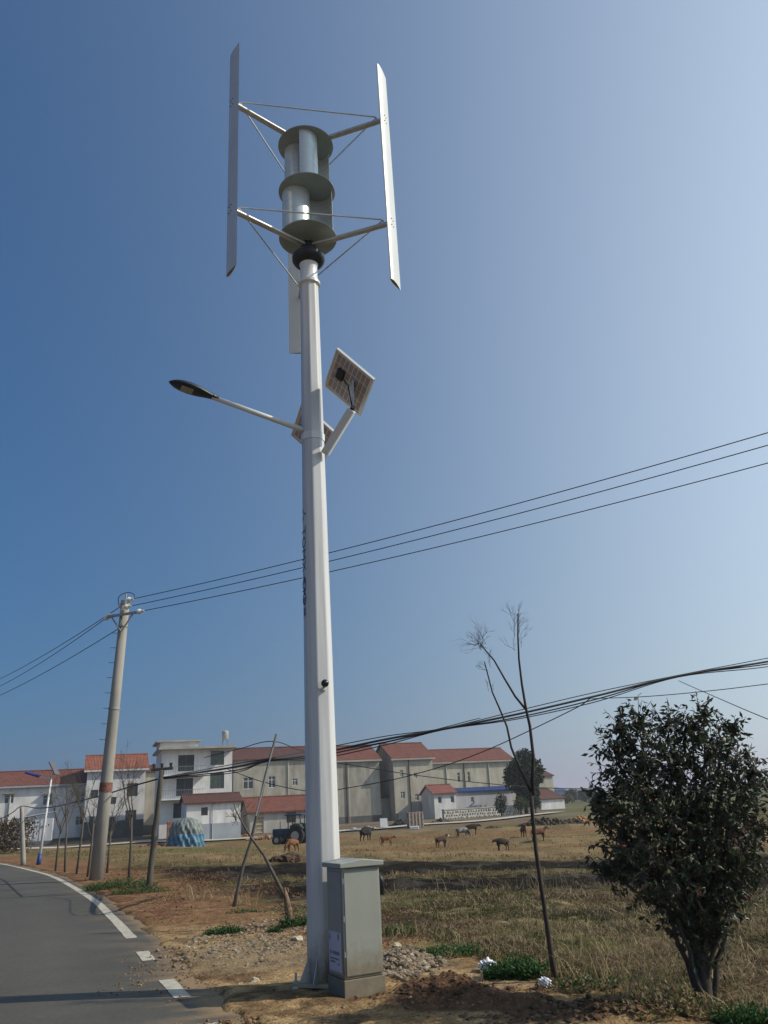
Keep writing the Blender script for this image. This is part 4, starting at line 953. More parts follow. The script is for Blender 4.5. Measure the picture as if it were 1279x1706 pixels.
# ---- the dark evergreen on the right
def evergreen():
    rr = random.Random(11); tb = ground(1176, 1668); Y0 = tb.y
    t = empty('evergreen_tree', tb, 0, 'dark glossy leaved evergreen tree with several stems at the right', 'tree')
    S = lambda px, py, dy=0: at(px, py, Y0 + dy) - tb
    fork = S(1170, 1545)
    tr = MB(); tr.tube(limb((0, 0, -.1), S(1165, 1560), rr, .03), [.075, .06, .055, .05, .045], 9)
    for q in ((1150, 1560, .08), (1195, 1560, -.05), (1128, 1530, -.1), (1212, 1515, .1), (1142, 1520, .12), (1180, 1530, -.12), (1110, 1510, 0)): tr.tube(limb((rr.uniform(-.05, .05), rr.uniform(-.05, .05), 0), S(*q), rr, .05), [.03, .026, .022, .019, .015], 7)
    tr.build('trunk', bark_d, t, smooth=True)
    # lobes of the crown: px, py, depth, radius x, z in metres
    lobes = [(1028, 1262, 0, .15, .24), (1072, 1250, -.1, .17, .24), (1125, 1262, .15, .24, .28), (1180, 1255, -.1, .18, .26), (1213, 1262, .1, .12, .2), (1240, 1310, -.15, .13, .2), (1055, 1345, -.1, .3, .36), (1125, 1350, .1, .38, .42), (1195, 1360, -.15, .32, .38),
             (1040, 1420, .1, .24, .26), (1105, 1440, -.2, .36, .32), (1185, 1440, .15, .36, .32), (1235, 1410, .1, .17, .3), (1092, 1485, .0, .17, .15), (1150, 1505, .1, .24, .2), (1200, 1492, -.05, .17, .18), (1160, 1555, 0, .11, .14), (1015, 1345, .1, .13, .14),
             (1032, 1212, 0, .07, .09), (1062, 1200, -.05, .05, .10), (1110, 1205, .1, .08, .08), (1172, 1196, .05, .07, .09), (1222, 1215, 0, .06, .07), (1256, 1285, -.1, .05, .11), (1150, 1208, -.1, .06, .07), (1000, 1330, 0, .05, .06), (1010, 1450, .1, .07, .08), (1262, 1380, 0, .06, .12), (1255, 1450, .1, .08, .1), (1138, 1545, .1, .08, .10), (1196, 1545, -.05, .09, .11), (1172, 1590, 0, .05, .08)]
    br = MB(); lv = MB(); fol = [(.022, .030, .016), (.030, .040, .020), (.042, .054, .026), (.030, .034, .022), (.058, .066, .034), (.075, .078, .042)]
    for (px, py, dy, rx, rz) in lobes:
        c = S(px, py, dy); br.tube(limb(S(1165 + rr.uniform(-20, 20), 1565), c, rr, .06), [.022, .018, .015, .012, .009, .006], 6)
        nt_ = int(14 + 330 * rx * rz * 3.4)
        for _ in range(nt_):
            u = rv(rr); k = rr.random() ** .38
            p = c + Vector((u.x * rx * k, u.y * rx * k * 1.05, u.z * rz * k)); d = (u + Vector((0, 0, .35)) + rv(rr) * .5).normalized(); TL = rr.uniform(.10, .2)
            if rr.random() < .6: br.tube([p - d * TL * .8, p + d * TL], [.004, .002], 4, caps=False)
            cl = fol[rr.randrange(6)]; red = rr.random() < .014
            for j in range(rr.randint(8, 12)):
                q = p + d * TL * (rr.uniform(-.4, 1.0)); ld = (d * .35 + rv(rr) + Vector((0, 0, -.45))).normalized()
                cc = (.09, .035, .026) if red and rr.random() < .7 else tuple(x * rr.uniform(.75, 1.35) for x in cl)
                L_ = rr.uniform(.03, .085); leaf(lv, q, ld, rv(rr), L_, L_ * rr.uniform(.17, .24), cc)
    br.build('branches', bark_d, t, smooth=True); lv.build('crown', leaf_m, t, fixn=False)
evergreen()

# ---- bare forked sapling in front of it
def twigs(m, p, d, L_, r, depth, rr, spread=.6):
    e = p + d * L_; m.tube([p, p.lerp(e, .5) + rv(rr) * L_ * .06, e], [r, r * .8, r * .55], 5, caps=False)
    if depth <= 0: return
    for k in range(rr.randint(2, 3)):
        dd = (d + rv(rr) * spread + Vector((0, 0, .12))).normalized(); twigs(m, p.lerp(e, rr.uniform(.45, 1)), dd, L_ * rr.uniform(.55, .8), r * .6, depth - 1, rr, spread)
def sapling():
    rr = random.Random(3); b = ground(925, 1633); Y = b.y; S = lambda px, py: at(px, py, Y) - b
    t = empty('bare_sapling', b, 0, 'tall leaning leafless sapling forked into three thin stems', 'tree')
    tr = MB(); tr.tube([S(926, 1645), S(918, 1590), S(905, 1500), S(893, 1420), S(886, 1350), S(885, 1320)], [.034, .028, .024, .022, .021, .019], 9); tr.build('trunk', bark_d, t, smooth=True)
    stems = [[(886, 1325), (888, 1260), (882, 1210), (875, 1180), (868, 1140), (863, 1100), (861, 1060), (861, 1025)], [(876, 1182), (858, 1160), (840, 1130), (823, 1100), (810, 1085), (800, 1072)], [(884, 1318), (868, 1285), (852, 1245), (845, 1210), (833, 1180), (821, 1152), (813, 1120), (808, 1100)]]
    for k, st_ in enumerate(stems):
        m = MB(); n = len(st_); m.tube([S(*p) + Vector((0, (.1 * k - .1) * i / n, 0)) for i, p in enumerate(st_)], [(.017, .011, .012)[k] * (1 - .72 * i / (n - 1)) + .003 for i in range(n)], 7); m.build('stem', bark_d, t, smooth=True)
    m = MB()
    for px, py, d, n, L_ in ((861, 1040, (.1, 0, 1), 7, .13), (862, 1062, (.3, 0, .7), 6, .13), (805, 1078, (-.6, 0, .6), 6, .13), (802, 1072, (.1, 0, .8), 6, .13), (800, 1074, (-.8, 0, .35), 5, .13), (811, 1110, (-.4, 0, .5), 5, .09), (820, 1148, (-.3, 0, .8), 2, .09), (862, 1080, (-.4, 0, .7), 3, .1)):
        for _ in range(n): twigs(m, S(px, py) + rv(rr) * .05, (Vector(d) + rv(rr) * .5).normalized(), L_ * rr.uniform(.7, 1.5), .0022, 2, rr, .75)
    tag(m.build('twigs', bark_d, t), kind='stuff')
sapling()
# ---- roadside bare saplings at left
def bare_tree(bpx, bpy_, h, seed, label, name='bare_sapling', r=.045, group='bare saplings along the road', n1=4):
    rr = random.Random(seed); b = ground(bpx, bpy_); t = empty(name, b, 0, label, 'tree', group); m = MB(); lean = Vector((rr.uniform(-.05, .07), 0, 1)).normalized()
    m.tube([Vector((0, 0, -.1)), lean * h * .25 + rv(rr) * .03, lean * h * .5], [r, r * .85, r * .65], 8); m.build('trunk', bark, t, smooth=True)
    m = MB()
    for k in range(n1):
        d = (lean * 1.2 + Vector((rr.uniform(-.55, .55), rr.uniform(-.5, .5), 0))).normalized(); p = lean * h * rr.uniform(.36, .5); e = p + d * h * rr.uniform(.32, .5)
        m.tube(limb(p, e, rr, .05), [r * .5, r * .42, r * .35, r * .28, r * .2, r * .12], 6, caps=False)
        for j in range(7): twigs(m, p.lerp(e, rr.uniform(.3, 1)), (d + rv(rr) * .8).normalized(), h * .09, r * .14, 2, rr)
    m.build('branches', bark, t)
for i, (px, py, h, lab) in enumerate(((92, 1452, 3.6, 'bare sapling nearest the white lamp mast'), (108, 1454, 3.9, 'second bare sapling right of the white lamp mast'), (127, 1457, 3.9, 'bare sapling just left of the concrete pole foot'), (145, 1461, 3.4, 'bare sapling hidden partly by the concrete pole'), (178, 1455, 3.0, 'small bare sapling just right of the concrete pole foot'), (214, 1472, 3.6, 'bare forked sapling between concrete and wooden poles'))):
    bare_tree(px, py, h, 20 + i, lab)
# broken sapling lying against the leaning pole
bb = ground(484, 1545); t = empty('broken_sapling', bb, 0, 'snapped grey sapling whose stem leans left across the pole', 'tree'); S = lambda px, py, dy=0: at(px, py, bb.y + dy) - bb; rr = random.Random(9)
m = MB(); m.tube([S(484, 1555), S(481, 1520), S(477, 1497), S(474, 1478)], [.075, .06, .045, .012], 8); m.build('stump', mat('frayed_stump', (.17, .11, .075), .9, .4, 12, .5, 40), t, smooth=True)
m = MB(); m.tube([S(478, 1500), S(468, 1480), S(455, 1455, .1), S(440, 1425, .2), S(420, 1398, .3), S(404, 1372, .4), S(392, 1348, .45), S(389, 1336, .5)], [.034, .03, .027, .024, .02, .015, .010, .005], 8); m.build('fallen_stem', bark, t, smooth=True)
m = MB()
for _ in range(14): twigs(m, S(395 + rr.uniform(-3, 10), 1350 + rr.uniform(0, 25), .45), (Vector((-.4, 0, .5)) + rv(rr) * .8).normalized(), .14, .005, 2, rr)
for _ in range(10): twigs(m, S(480, 1520) + rv(rr) * .05, (Vector((0, 0, .6)) + rv(rr)).normalized(), .12, .005, 2, rr)
tag(m.build('twigs', bark, t), kind='stuff')

# ---- green weeds
def weed(px, py, w, h, n, label, seed, dry=0.0, name='weed_clump'):
    rr = random.Random(seed); b = ground(px, py); b.z = fz(b.x, b.y); lv = MB()
    for _ in range(n * 2):
        a = rr.uniform(0, 6.28); k = math.sqrt(rr.random()); p = Vector((math.cos(a) * k * w, math.sin(a) * k * w * .6, -.02)); hh = h * (1 - .55 * k) * rr.uniform(.5, 1.1); d = Vector((p.x * .8 / max(w, .1) + rr.uniform(-.4, .4), rr.uniform(-.5, .3), 1)).normalized()
        for j in range(5):
            q = p + d * hh * (.15 + .2 * j); c = (.03, .085, .018) if rr.random() > dry else (.19, .14, .07); g_ = rr.uniform(.7, 1.5)
            ld = (d * .5 + rv(rr)).normalized(); leaf(lv, q, ld, Vector((0, 0, 1)) + rv(rr) * .4, rr.uniform(.03, .06) * (h / .25) ** .5, rr.uniform(.008, .015), tuple(x * g_ for x in c))
    o = lv.build(name, weed_m, None, fixn=False); o.location = b; return tag(o, label, 'weeds', kind='stuff')
weed(372, 1556, .26, .2, 110, 'dark green weed clump on the gravel left of the white post', 1)
weed(396, 1556, .12, .13, 40, 'tiny weed tuft beside the dark green clump', 12)
weed(458, 1556, .11, .16, 45, 'small green weed tuft near the broken stump', 2)
weed(498, 1545, .28, .26, 110, 'green weed clump beside the left side of the white post', 3)
weed(405, 1522, .3, .16, 60, 'pale green weeds at the foot of the leaning pole', 4, .25)
weed(200, 1480, .95, .38, 330, 'long green weed bank at the foot of the concrete pole', 5, .15)
weed(232, 1488, .7, .3, 200, 'green weed bank at the foot of the wooden pole', 15, .2)
weed(858, 1626, .30, .26, 230, 'bright green weed clump between the two white litter bags', 6)
weed(745, 1590, .5, .15, 170, 'low green weeds behind the gravel heap right of cabinet', 7, .1)
weed(655, 1555, .3, .2, 80, 'green weeds just behind the grey cabinet', 8, .15)
weed(1240, 1702, .22, .2, 110, 'green weeds under the right side of the dark tree', 9)
weed(960, 1645, .4, .14, 110, 'brownish weeds right of the bare sapling foot', 10, .55)
weed(1120, 1690, .5, .2, 140, 'reddish dry weeds at the foot of the dark tree', 13, .8)
# ---- dry stubble and grass over the field
def stubble():
    rr = np.random.RandomState(5); V = []; F = []; Cc = []
    def scatter(n, y0, y1, hmul, wmul, pal, lean, dens=None):
        yy = y0 * (y1 / y0) ** rr.rand(n * 3); xx = (rr.rand(n * 3) * 1.24 - .62) * (yy + 2)
        d = edge_dist(xx, yy); cl = fbm(xx, yy, .9 if not dens else .7, 4, 205 + 7 * (dens or 0)); keep = (d > 3.4 + (fbm(xx, yy, .7, 3, 9) - .5) * 2) & (rr.rand(n * 3) < sst(.42, .60, cl)); b1, b2 = burn_bands(xx, yy, fbm(xx, yy, 3.5, 4, 4))
        keep &= (np.maximum(b1, b2) < .4) | (rr.rand(n * 3) < .05)
        xx, yy = xx[keep][:n], yy[keep][:n]; zz = full_z(xx, yy)
        for x, y, z in zip(xx, yy, zz):
            h = hmul * rr.uniform(.4, 1.25); w = wmul * (1 + y / 16); a = rr.uniform(0, 6.28); lx, ly = rr.normal(0, lean), rr.normal(0, lean); o = len(V); ca, sa = math.cos(a) * w, math.sin(a) * w
            V.extend([(x - ca, y - sa, z - .03), (x + ca, y + sa, z - .03), (x + lx * h * .4 + ca * .7, y + ly * h * .4 + sa * .7, z + h * .6), (x + lx * h * .4 - ca * .7, y + ly * h * .4 - sa * .7, z + h * .6), (x + lx * h, y + ly * h, z + h * (1 - min(.6, .3 * abs(lx) + .3 * abs(ly))))])
            F.append((o, o + 1, o + 2, o + 3)); F.append((o + 3, o + 2, o + 4)); c = pal[rr.randint(len(pal))]; g_ = rr.uniform(.7, 1.3); Cc.extend([(c[0] * g_, c[1] * g_, c[2] * g_)] * 2)
    tan = [(.225, .16, .09), (.17, .12, .066), (.13, .088, .048), (.26, .20, .12), (.10, .068, .04)]; pale = [(.36, .29, .18), (.30, .235, .14), (.26, .19, .11)]; olive = [(.066, .074, .028), (.048, .062, .021), (.088, .082, .035)]
    scatter(30000, 7.2, 25, .085, .0032, tan, 1.5); scatter(50000, 7.2, 25, .06, .0038, olive, 1.2, 1); scatter(12000, 7.2, 25, .15, .003, pale, 1.5); scatter(16000, 7.2, 25, .07, .0034, [(.055, .038, .024), (.08, .055, .034)], 1.3, 2); scatter(12000, 24, 80, .15, .004, tan, .9)
    m = MB(); m.v = V; m.f = F; m.c = Cc; o = m.build('dry_grass', straw_m, None, fixn=False); tag(o, 'short dry stubble and matted straw over the field', 'grass', kind='stuff')
stubble()
def tuft(px, py, h, n, seed, label, spread=.3):
    rr = random.Random(seed); b = ground(px, py); m = MB()
    for _ in range(n):
        p = Vector((rr.gauss(0, spread), rr.gauss(0, spread * .5), -.03)); d = Vector((rr.gauss(.0, .45), rr.gauss(0, .3), 1)).normalized(); hh = h * rr.uniform(.4, 1.1); w = Vector((rr.uniform(-1, 1), rr.uniform(-1, 1), 0)).normalized() * .004; e = p + d * hh + Vector((d.x * hh * .5, 0, -hh * .12))
        c = (.38, .30, .17) if rr.random() < .6 else (.24, .17, .09); g_ = rr.uniform(.7, 1.2); m.add([p - w, p + w, p + d * hh * .6 + w * .8, p + d * hh * .6 - w * .8, e], [(0, 1, 2, 3), (3, 2, 4)], tuple(x * g_ for x in c))
    o = m.build('straw_tuft', straw_m, None, fixn=False); o.location = b; tag(o, label, 'grass', 'standing tufts of dry straw', kind='stuff')
for a in ((330, 1498, .5, 120, 1, 'dry straw tufts left of the leaning pole foot', .5), (400, 1508, .45, 70, 2, 'dry straw tuft at the foot of the leaning pole', .14), (840, 1560, .35, 110, 3, 'flattened pale straw in the field before the sapling', .5), (985, 1590, .4, 120, 4, 'pale bent straw between sapling and dark tree', .45), (1010, 1630, .45, 70, 5, 'brown dry stalks just left of the dark tree trunk', .25), (680, 1560, .35, 90, 6, 'tangled brown stalks behind the grey cabinet', .4),
          (1090, 1660, .5, 90, 7, 'dry stalks growing around the dark tree foot', .25), (860, 1480, .45, 140, 8, 'upright straw row at the near edge of the burnt strip', 1.4), (1240, 1560, .4, 110, 9, 'dry straw right of the dark tree trunk', .4), (1235, 1690, .3, 60, 10, 'dry stalks in the bottom right corner', .2)): tuft(*a)

# ---- distant trees
def round_tree(px, py, w, h, Y, label, seed, cols, name='leafy_tree', group=None, trunk=.3, n=2600, ls=.28):
    rr = random.Random(seed); p = at(px, py, Y); b = Vector((p.x, p.y, gz(p.x, p.y))); t = empty(name, b, 0, label, 'tree', group); hh = h; th = hh * trunk
    MB().tube([(0, 0, -.2), (0, 0, th + hh * .25)], [w * .045 + .04, w * .02 + .02], 8).build('trunk', bark_d, t, smooth=True)
    m = MB(); lob = [(rv(rr), rr.uniform(.45, .75)) for _ in range(12)]
    for _ in range(n):
        u, k = lob[rr.randrange(12)]; c = Vector((u.x * w * .26, u.y * w * .26, th + (hh - th) * (.5 + u.z * .27))); v_ = rv(rr); q = c + Vector((v_.x * w * .27, v_.y * w * .27, v_.z * (hh - th) * .25)) * rr.random() ** .3
        cc = cols[rr.randrange(len(cols))]; g_ = rr.uniform(.7, 1.35); leaf(m, q, (rv(rr) + Vector((0, 0, -.2))), rv(rr), ls * rr.uniform(.7, 1.4), ls * .32, tuple(x * g_ for x in cc))
    m.build('crown', fol_m, t, fixn=False)
dk = [(.014, .027, .014), (.019, .034, .017), (.011, .021, .012)]; ol = [(.05, .06, .025), (.07, .07, .03), (.04, .055, .022)]; br_ = [(.09, .065, .04), (.07, .05, .035), (.11, .085, .05)]
round_tree(876, 1345, 6.4, 9.3, 128, 'large round dark green tree at the end of the houses', 1, dk, trunk=.10, n=13000, ls=.46)
round_tree(836, 1364, 1.9, 3.4, 118, 'slim dark conifer in front of the stone wall', 2, dk, 'conifer', n=900, trunk=.05, ls=.22)
round_tree(869, 1362, 2.6, 2.6, 121, 'small round bush at the right end of the stone wall', 3, ol, 'bush', n=900, trunk=.2, ls=.22)
round_tree(893, 1358, 2.0, 2.6, 126, 'dark bush before the whitewashed farm building', 5, dk, 'bush', n=800, trunk=.15, ls=.22)
for i, (px, py, w, h, Y, lab) in enumerate(((953, 1338, 5, 4.2, 290, 'dark far tree left of the evergreen crown'), (975, 1337, 6, 4.0, 300, 'far hazy tree beside the pink roofed house'), (1278, 1322, 10, 4.5, 260, 'far tree at the right edge of the picture'), (940, 1340, 6, 3.0, 270, 'low brown thicket near the blue shed'), (992, 1338, 7, 3.6, 320, 'far tree tucked against the evergreen crown'))):
    round_tree(px, py, w, h, Y, lab, 30 + i, br_ if i == 3 else ol + dk, 'far_tree', 'far trees on the right horizon', .1, 1100, .8)
m = MB(); rr = random.Random(8); cols = [(.04, .055, .035), (.06, .07, .045), (.05, .05, .04)]
for _ in range(14000):
    a = rr.uniform(-38, 40); Y = rr.uniform(760, 1200); x = Y * math.tan(R(a)); hh = 2.0 + 5 * float(vnoise(np.array([a * 1.7]), np.array([3.3]))[0]); z = -.9 + hh * rr.random() ** .7
    g_ = rr.uniform(.7, 1.3); c = cols[rr.randrange(3)]; leaf(m, Vector((x, Y, z)), rv(rr), rv(rr), rr.uniform(2.0, 4.5), 1.4, tuple(k * g_ for k in c))
tag(m.build('far_woodland', fol_m, None, fixn=False), 'hazy far line of woodland along the horizon', 'woodland', kind='stuff')
def hedge(px0, px1, py, h, label, seed, cols, n):
    rr = random.Random(seed); a, b = ground(px0, py), ground(px1, py - .05 * (px1 - px0)); m = MB()
    for _ in range(n):
        t_ = rr.random(); q = a.lerp(b, t_) - a + Vector((rr.gauss(0, .5), rr.gauss(0, .9), h * rr.random() ** .8 * (.75 + .5 * float(vnoise(np.array([t_ * 9]), np.array([seed * 1.]))[0])))); c = cols[rr.randrange(len(cols))]; g_ = rr.uniform(.6, 1.3); leaf(m, q, rv(rr) + Vector((0, 0, .5)), rv(rr), rr.uniform(.15, .4), .05, tuple(k * g_ for k in c))
    o = m.build('hedge', fol_m, None, fixn=False); o.location = a; tag(o, label, 'hedge')
hedge(-40, 40, 1424, 2.3, 'brown leafless hedge at the left edge beside the road', 4, br_, 2600)

# ================================================================== STONES, SOIL, LITTER
def stones(name, px, py, rx, ry, n, r0, r1, cols, label, seed, hump=0.0):
    rr = random.Random(seed); b = ground(px, py); m = MB()
    pol = [(rr.uniform(0, 6.28), math.sqrt(rr.random()) * (1 if rr.random() < .75 else 1.35)) for _ in range(n)]; XY = np.array([(b.x + math.cos(a) * q * rx, b.y + math.sin(a) * q * ry) for a, q in pol]); ZZ = full_z(XY[:, 0], XY[:, 1])
    for k, (a, q) in enumerate(pol):
        r = r0 + (r1 - r0) * rr.random() ** 2.2; x, y = math.cos(a) * q * rx, math.sin(a) * q * ry
        z = float(ZZ[k]) - b.z + r * .3 + (hump * math.exp(-q * q * 2.5) if hump else 0); o = len(m.f); m.rock((x, y, z), r, (1, 1, .7), seed * 999 + k, 1); c = cols[rr.randrange(len(cols))]; g_ = rr.uniform(.75, 1.3); m.c += [tuple(v * g_ for v in c)] * (len(m.f) - o)
    o = m.build(name, vcol_mat('stone_' + str(seed), 80, .25, .5, 60), None, fixn=False); o.location = b; return tag(o, label, 'stones', kind='stuff')
gcol = [(.21, .17, .12), (.165, .13, .092), (.26, .215, .16), (.14, .108, .076), (.22, .165, .11)]
stones('gravel', 430, 1562, 1.0, 1.9, 2600, .008, .04, gcol, 'scattered gravel on the ground left of the white post', 1)
stones('gravel_heap', 668, 1606, .36, .8, 1300, .014, .05, gcol, 'heap of crushed stone just right of the cabinet', 2, .13)
stones('soil_clods', 750, 1662, .6, .4, 900, .005, .036, [(.10, .058, .034), (.13, .078, .046), (.08, .047, .028)], 'dark clods on the heap of dug soil beside the cabinet', 3)
stones('soil_crumbs', 560, 1698, 1.3, .3, 900, .004, .026, [(.20, .125, .065), (.14, .085, .045), (.24, .165, .09)], 'loose crumbs of soil in front of the cabinet', 4)
stones('soil_clods', 960, 1692, .9, .3, 600, .008, .042, [(.10, .06, .036), (.13, .082, .05)], 'clods of soil between the heap and the dark tree', 5)
stones('soil_crumbs', 340, 1590, .8, 2.2, 1200, .004, .018, [(.20, .125, .065), (.13, .078, .042), (.26, .18, .10)], 'loose soil crumbs along the asphalt edge', 6)
def leaf_litter():
    rr = np.random.RandomState(3); n = 42000; y = 8.5 * (34 / 8.5) ** rr.rand(n); d0 = rr.rand(n) ** .8 * 4.2 + .45; ex = np.interp(y, EDGE[:, 1], EDGE[:, 0]); x = ex + d0 * 1.08
    k = rr.rand(n) < sst(.38, .6, fbm(x, y, .9, 3, 66)) * (.25 + .75 * sst(11, 15, y)); x, y = x[k], y[k]; z = full_z(x, y); m = MB(); r2 = random.Random(2); pal = [(.17, .075, .042), (.13, .06, .036), (.22, .14, .075), (.10, .052, .034), (.24, .17, .10)]
    for a, b, c in zip(x, y, z): L_ = r2.uniform(.022, .06) * (1 + b / 60); cc = pal[r2.randrange(5)]; leaf(m, Vector((a, b, c + r2.uniform(.002, .02))), Vector((r2.gauss(0, 1), r2.gauss(0, 1), r2.gauss(0, .35))), Vector((0, 0, 1)) + rv(r2) * .5, L_, L_ * r2.uniform(.12, .35), tuple(v * r2.uniform(.7, 1.3) for v in cc))
    tag(m.build('leaf_litter', straw_m, None, fixn=False), 'dead reddish leaves strewn along the road verge', 'leaves', kind='stuff')
leaf_litter()
rockm = mat('pale_limestone', (.42, .36, .26), .9, .2, 12, .4, 40)
def rock(px, py, r, label, seed, sq=(1, .8, .7), m_=None):
    b = ground(px, py); b.z = fz(b.x, b.y); m = MB(); m.rock((0, 0, r * .3), r, sq, seed, 2); o = m.build('rock', m_ or rockm, None); o.location = b; tag(o, label, 'rock')
rock(424, 1636, .055, 'pale yellow rock on bare soil left of the post foot', 1); rock(493, 1650, .04, 'small pale stone touching the post base plate', 2); rock(400, 1640, .03, 'small stone left of the pale yellow rock', 3); rock(495, 1568, .08, 'pale rock block at the edge of gravel near the post', 4); rock(313, 1578, .028, 'white stone lying alone near the asphalt edge', 5, m_=mat('white_stone', (.6, .58, .54), .8)); rock(322, 1580, .024, 'second white stone near the asphalt edge', 6, m_=mat('white_stone', (.6, .58, .54), .8)); rock(690, 1655, .04, 'light stone embedded in the dug soil heap', 7); rock(660, 1578, .06, 'largest stone on the crushed stone heap', 8)
def litter(px, py, r, label, seed):
    rr = random.Random(seed); b = ground(px, py); b.z = fz(b.x, b.y); bm = bmesh.new(); bmesh.ops.create_icosphere(bm, subdivisions=4, radius=1)
    for v in bm.verts:
        n = v.co.normalized(); k = 1 + .28 * math.sin(n.x * 5 + seed) * math.cos(n.y * 6 - seed) + .16 * math.sin(n.z * 13 + n.x * 11) + rr.uniform(-.05, .05); v.co = n * k; v.co.z *= .75
    m = MB(); m.add([v.co * r + Vector((0, 0, r * .6)) for v in bm.verts], [[v.index for v in f_.verts] for f_ in bm.faces]); bm.free()
    o = m.build('plastic_litter', mat('white_plastic', (.68, .68, .74), .45, .08, 14), None); o.location = b; tag(o, label, 'litter')
litter(812, 1619, .085, 'crumpled white plastic bag at the left of the weeds', 1); litter(908, 1646, .06, 'smaller crumpled white plastic bag at the sapling foot', 2)
b_ = ground(803, 1634); o = MB().box(-.012, -.012, -.05, .012, .012, .09).build('survey_peg', mat('peg_wood', (.35, .27, .2), .8), None); o.location = b_; tag(o, 'tiny wooden peg in front of the left plastic bag', 'peg')
# field debris heaps
for i, (px, py, w, h, lab) in enumerate(((478, 1436, .6, .3, 'brown mound of soil in the field below the tractor'), (905, 1378, 2.6, 1.0, 'dark brush heap behind the cattle on the right'), (942, 1374, 2.2, .6, 'low dark brush heap near the evergreen crown'), (968, 1368, 1.1, .7, 'orange straw heap left of the evergreen crown'), (255, 1415, 1.6, .5, 'rough brown rubble heap left of the tarp stack'), (820, 1383, .9, .35, 'small dark clod heap in the middle field'))):
    rr = random.Random(50 + i); b = ground(px, py); m = MB()
    for k in range(int(40 + 70 * w)): a = rr.uniform(0, 6.28); q = math.sqrt(rr.random()); m.rock((math.cos(a) * q * w, math.sin(a) * q * w * .6, h * .8 * (1 - q * q) * rr.random()), rr.uniform(.13, .26), (1, 1, .8), 700 + i * 90 + k, 1)
    o = m.build('soil_heap', mat('heap_%d' % i, ((.07, .042, .026), (.055, .042, .03), (.06, .048, .033), (.35, .19, .08), (.16, .10, .065), (.07, .05, .035))[i], .95, .35, 3, .5, 20), None); o.location = b; tag(o, lab, 'heap')

# ================================================================== FARMYARD THINGS
# tarp covered stack
tb = ground(309, 1414); t = empty('tarp_covered_stack', tb, 0, 'rounded stack covered in grey and blue tarpaulin before the white shed', 'haystack')
SW = (at(336, 1400, tb.y).x - at(283, 1400, tb.y).x) / 2; SH = at(309, 1362, tb.y).z - tb.z
def dome(z0, z1, infl, n=110, k=16, seed=1):
    m = MB()
    for j in range(k + 1):
        z = z0 + (z1 - z0) * j / k; f_ = z / SH; r = (1.06 - .12 * f_) if f_ < .55 else (1.06 - .12 * f_) * math.sqrt(max(0, 1 - ((f_ - .55) / .46) ** 2.6))
        for i in range(n):
            a = 2 * math.pi * i / n; w = 1 + .06 * math.sin(a * 7 + seed) * (1 - f_ * .6) + .05 * math.sin(a * 17 + 3 * f_ * 5) + .025 * math.sin(a * 23 - f_ * 9) + .02 * math.sin(z * 7 + a * 3)
            m.v.append(((r * w + infl) * SW * math.cos(a), (r * w + infl) * SW * math.sin(a) * .85, z))
    for j in range(k):
        for i in range(n): m.f.append((j * n + i, j * n + (i + 1) % n, (j + 1) * n + (i + 1) % n, (j + 1) * n + i))
    m.f.append(tuple(k * n + i for i in range(n))); return m
dome(-.1, SH, 0).build('tarp', mat('grey_green_tarp', (.10, .13, .125), .6, .5, 3.5, .5, 8, c2=(.27, .30, .29)), t, smooth=True)
dome(-.1, SH * .47, .035).build('blue_tarp_skirt', mat('blue_tarp', (.03, .11, .21), .55, .4, 3.0, .5, 8, c2=(.13, .27, .36)), t, smooth=True)
gp_ = ground(283, 1412); o = MB().box(-.35, -.2, -.2, .35, .2, 2.35).build('brick_gate_pillar', mat('red_brick', (.21, .09, .06), .9, .35, 7, .3, 20, c2=(.32, .17, .11)), None); o.location = gp_; o.rotation_euler = (0, 0, YAW); tag(o, 'reddish brick gate pillar at the left of the tarp stack', 'pillar'); bevel(o, .03)
# tractor
tb = ground(484, 1407); tr_ = empty('tractor', tb, R(165), 'dark tractor with blue cab roof parked before the low barn', 'tractor'); dkgreen = mat('tractor_dark', (.035, .05, .045), .5, .3, 4); blue_t = mat('tractor_blue', (.02, .045, .085), .45, .2, 4); tyre = mat('tyre_rubber', (.02, .02, .02), .9, .2, 6)
def wheel(x, y, r, w):
    m = MB(); m.tube([(x, y - w / 2, r), (x, y - w / 2 + .02, r), (x, y + w / 2 - .02, r), (x, y + w / 2, r)], [r * .9, r, r, r * .9], 22); wh = m.build('wheel', tyre, tr_)
    MB().tube([(x, y - w / 2 - .015, r), (x, y + w / 2 + .015, r)], r * .5, 14).build('rim', mat('rim_paint', (.35, .33, .3), .6), wh)
for s_ in (-1, 1): wheel(-.75, .7 * s_, .72, .36); wheel(1.0, .6 * s_, .42, .24)
bevel(MB().box(-.2, -.33, .75, 1.55, .33, 1.3).build('hood', blue_t, tr_), .08); MB().box(-1.1, -.4, .5, 1.2, .4, .75).build('chassis', dkgreen, tr_)
for s_ in (-1, 1):
    m = MB(); m.tube([(-1.4, .7 * s_, 1.2), (-1.1, .7 * s_, 1.5), (-.7, .7 * s_, 1.56), (-.3, .7 * s_, 1.35)], .17, 8); m.build('fender', dkgreen, tr_)
    for x in (-1.15, .0): MB().bar((x, .5 * s_, 1.2), (x * .95, .5 * s_, 2.3), .07).build('cab_post', dkgreen, tr_)
bevel(MB().box(-1.35, -.68, 2.3, .25, .68, 2.42).build('cab_roof', blue_t, tr_), .05); bevel(MB().box(-.95, -.25, 1.0, -.5, .25, 1.15).build('seat', dkgreen, tr_), .03); MB().box(-1.0, -.25, 1.15, -.9, .25, 1.6).build('seat_back', dkgreen, tr_)
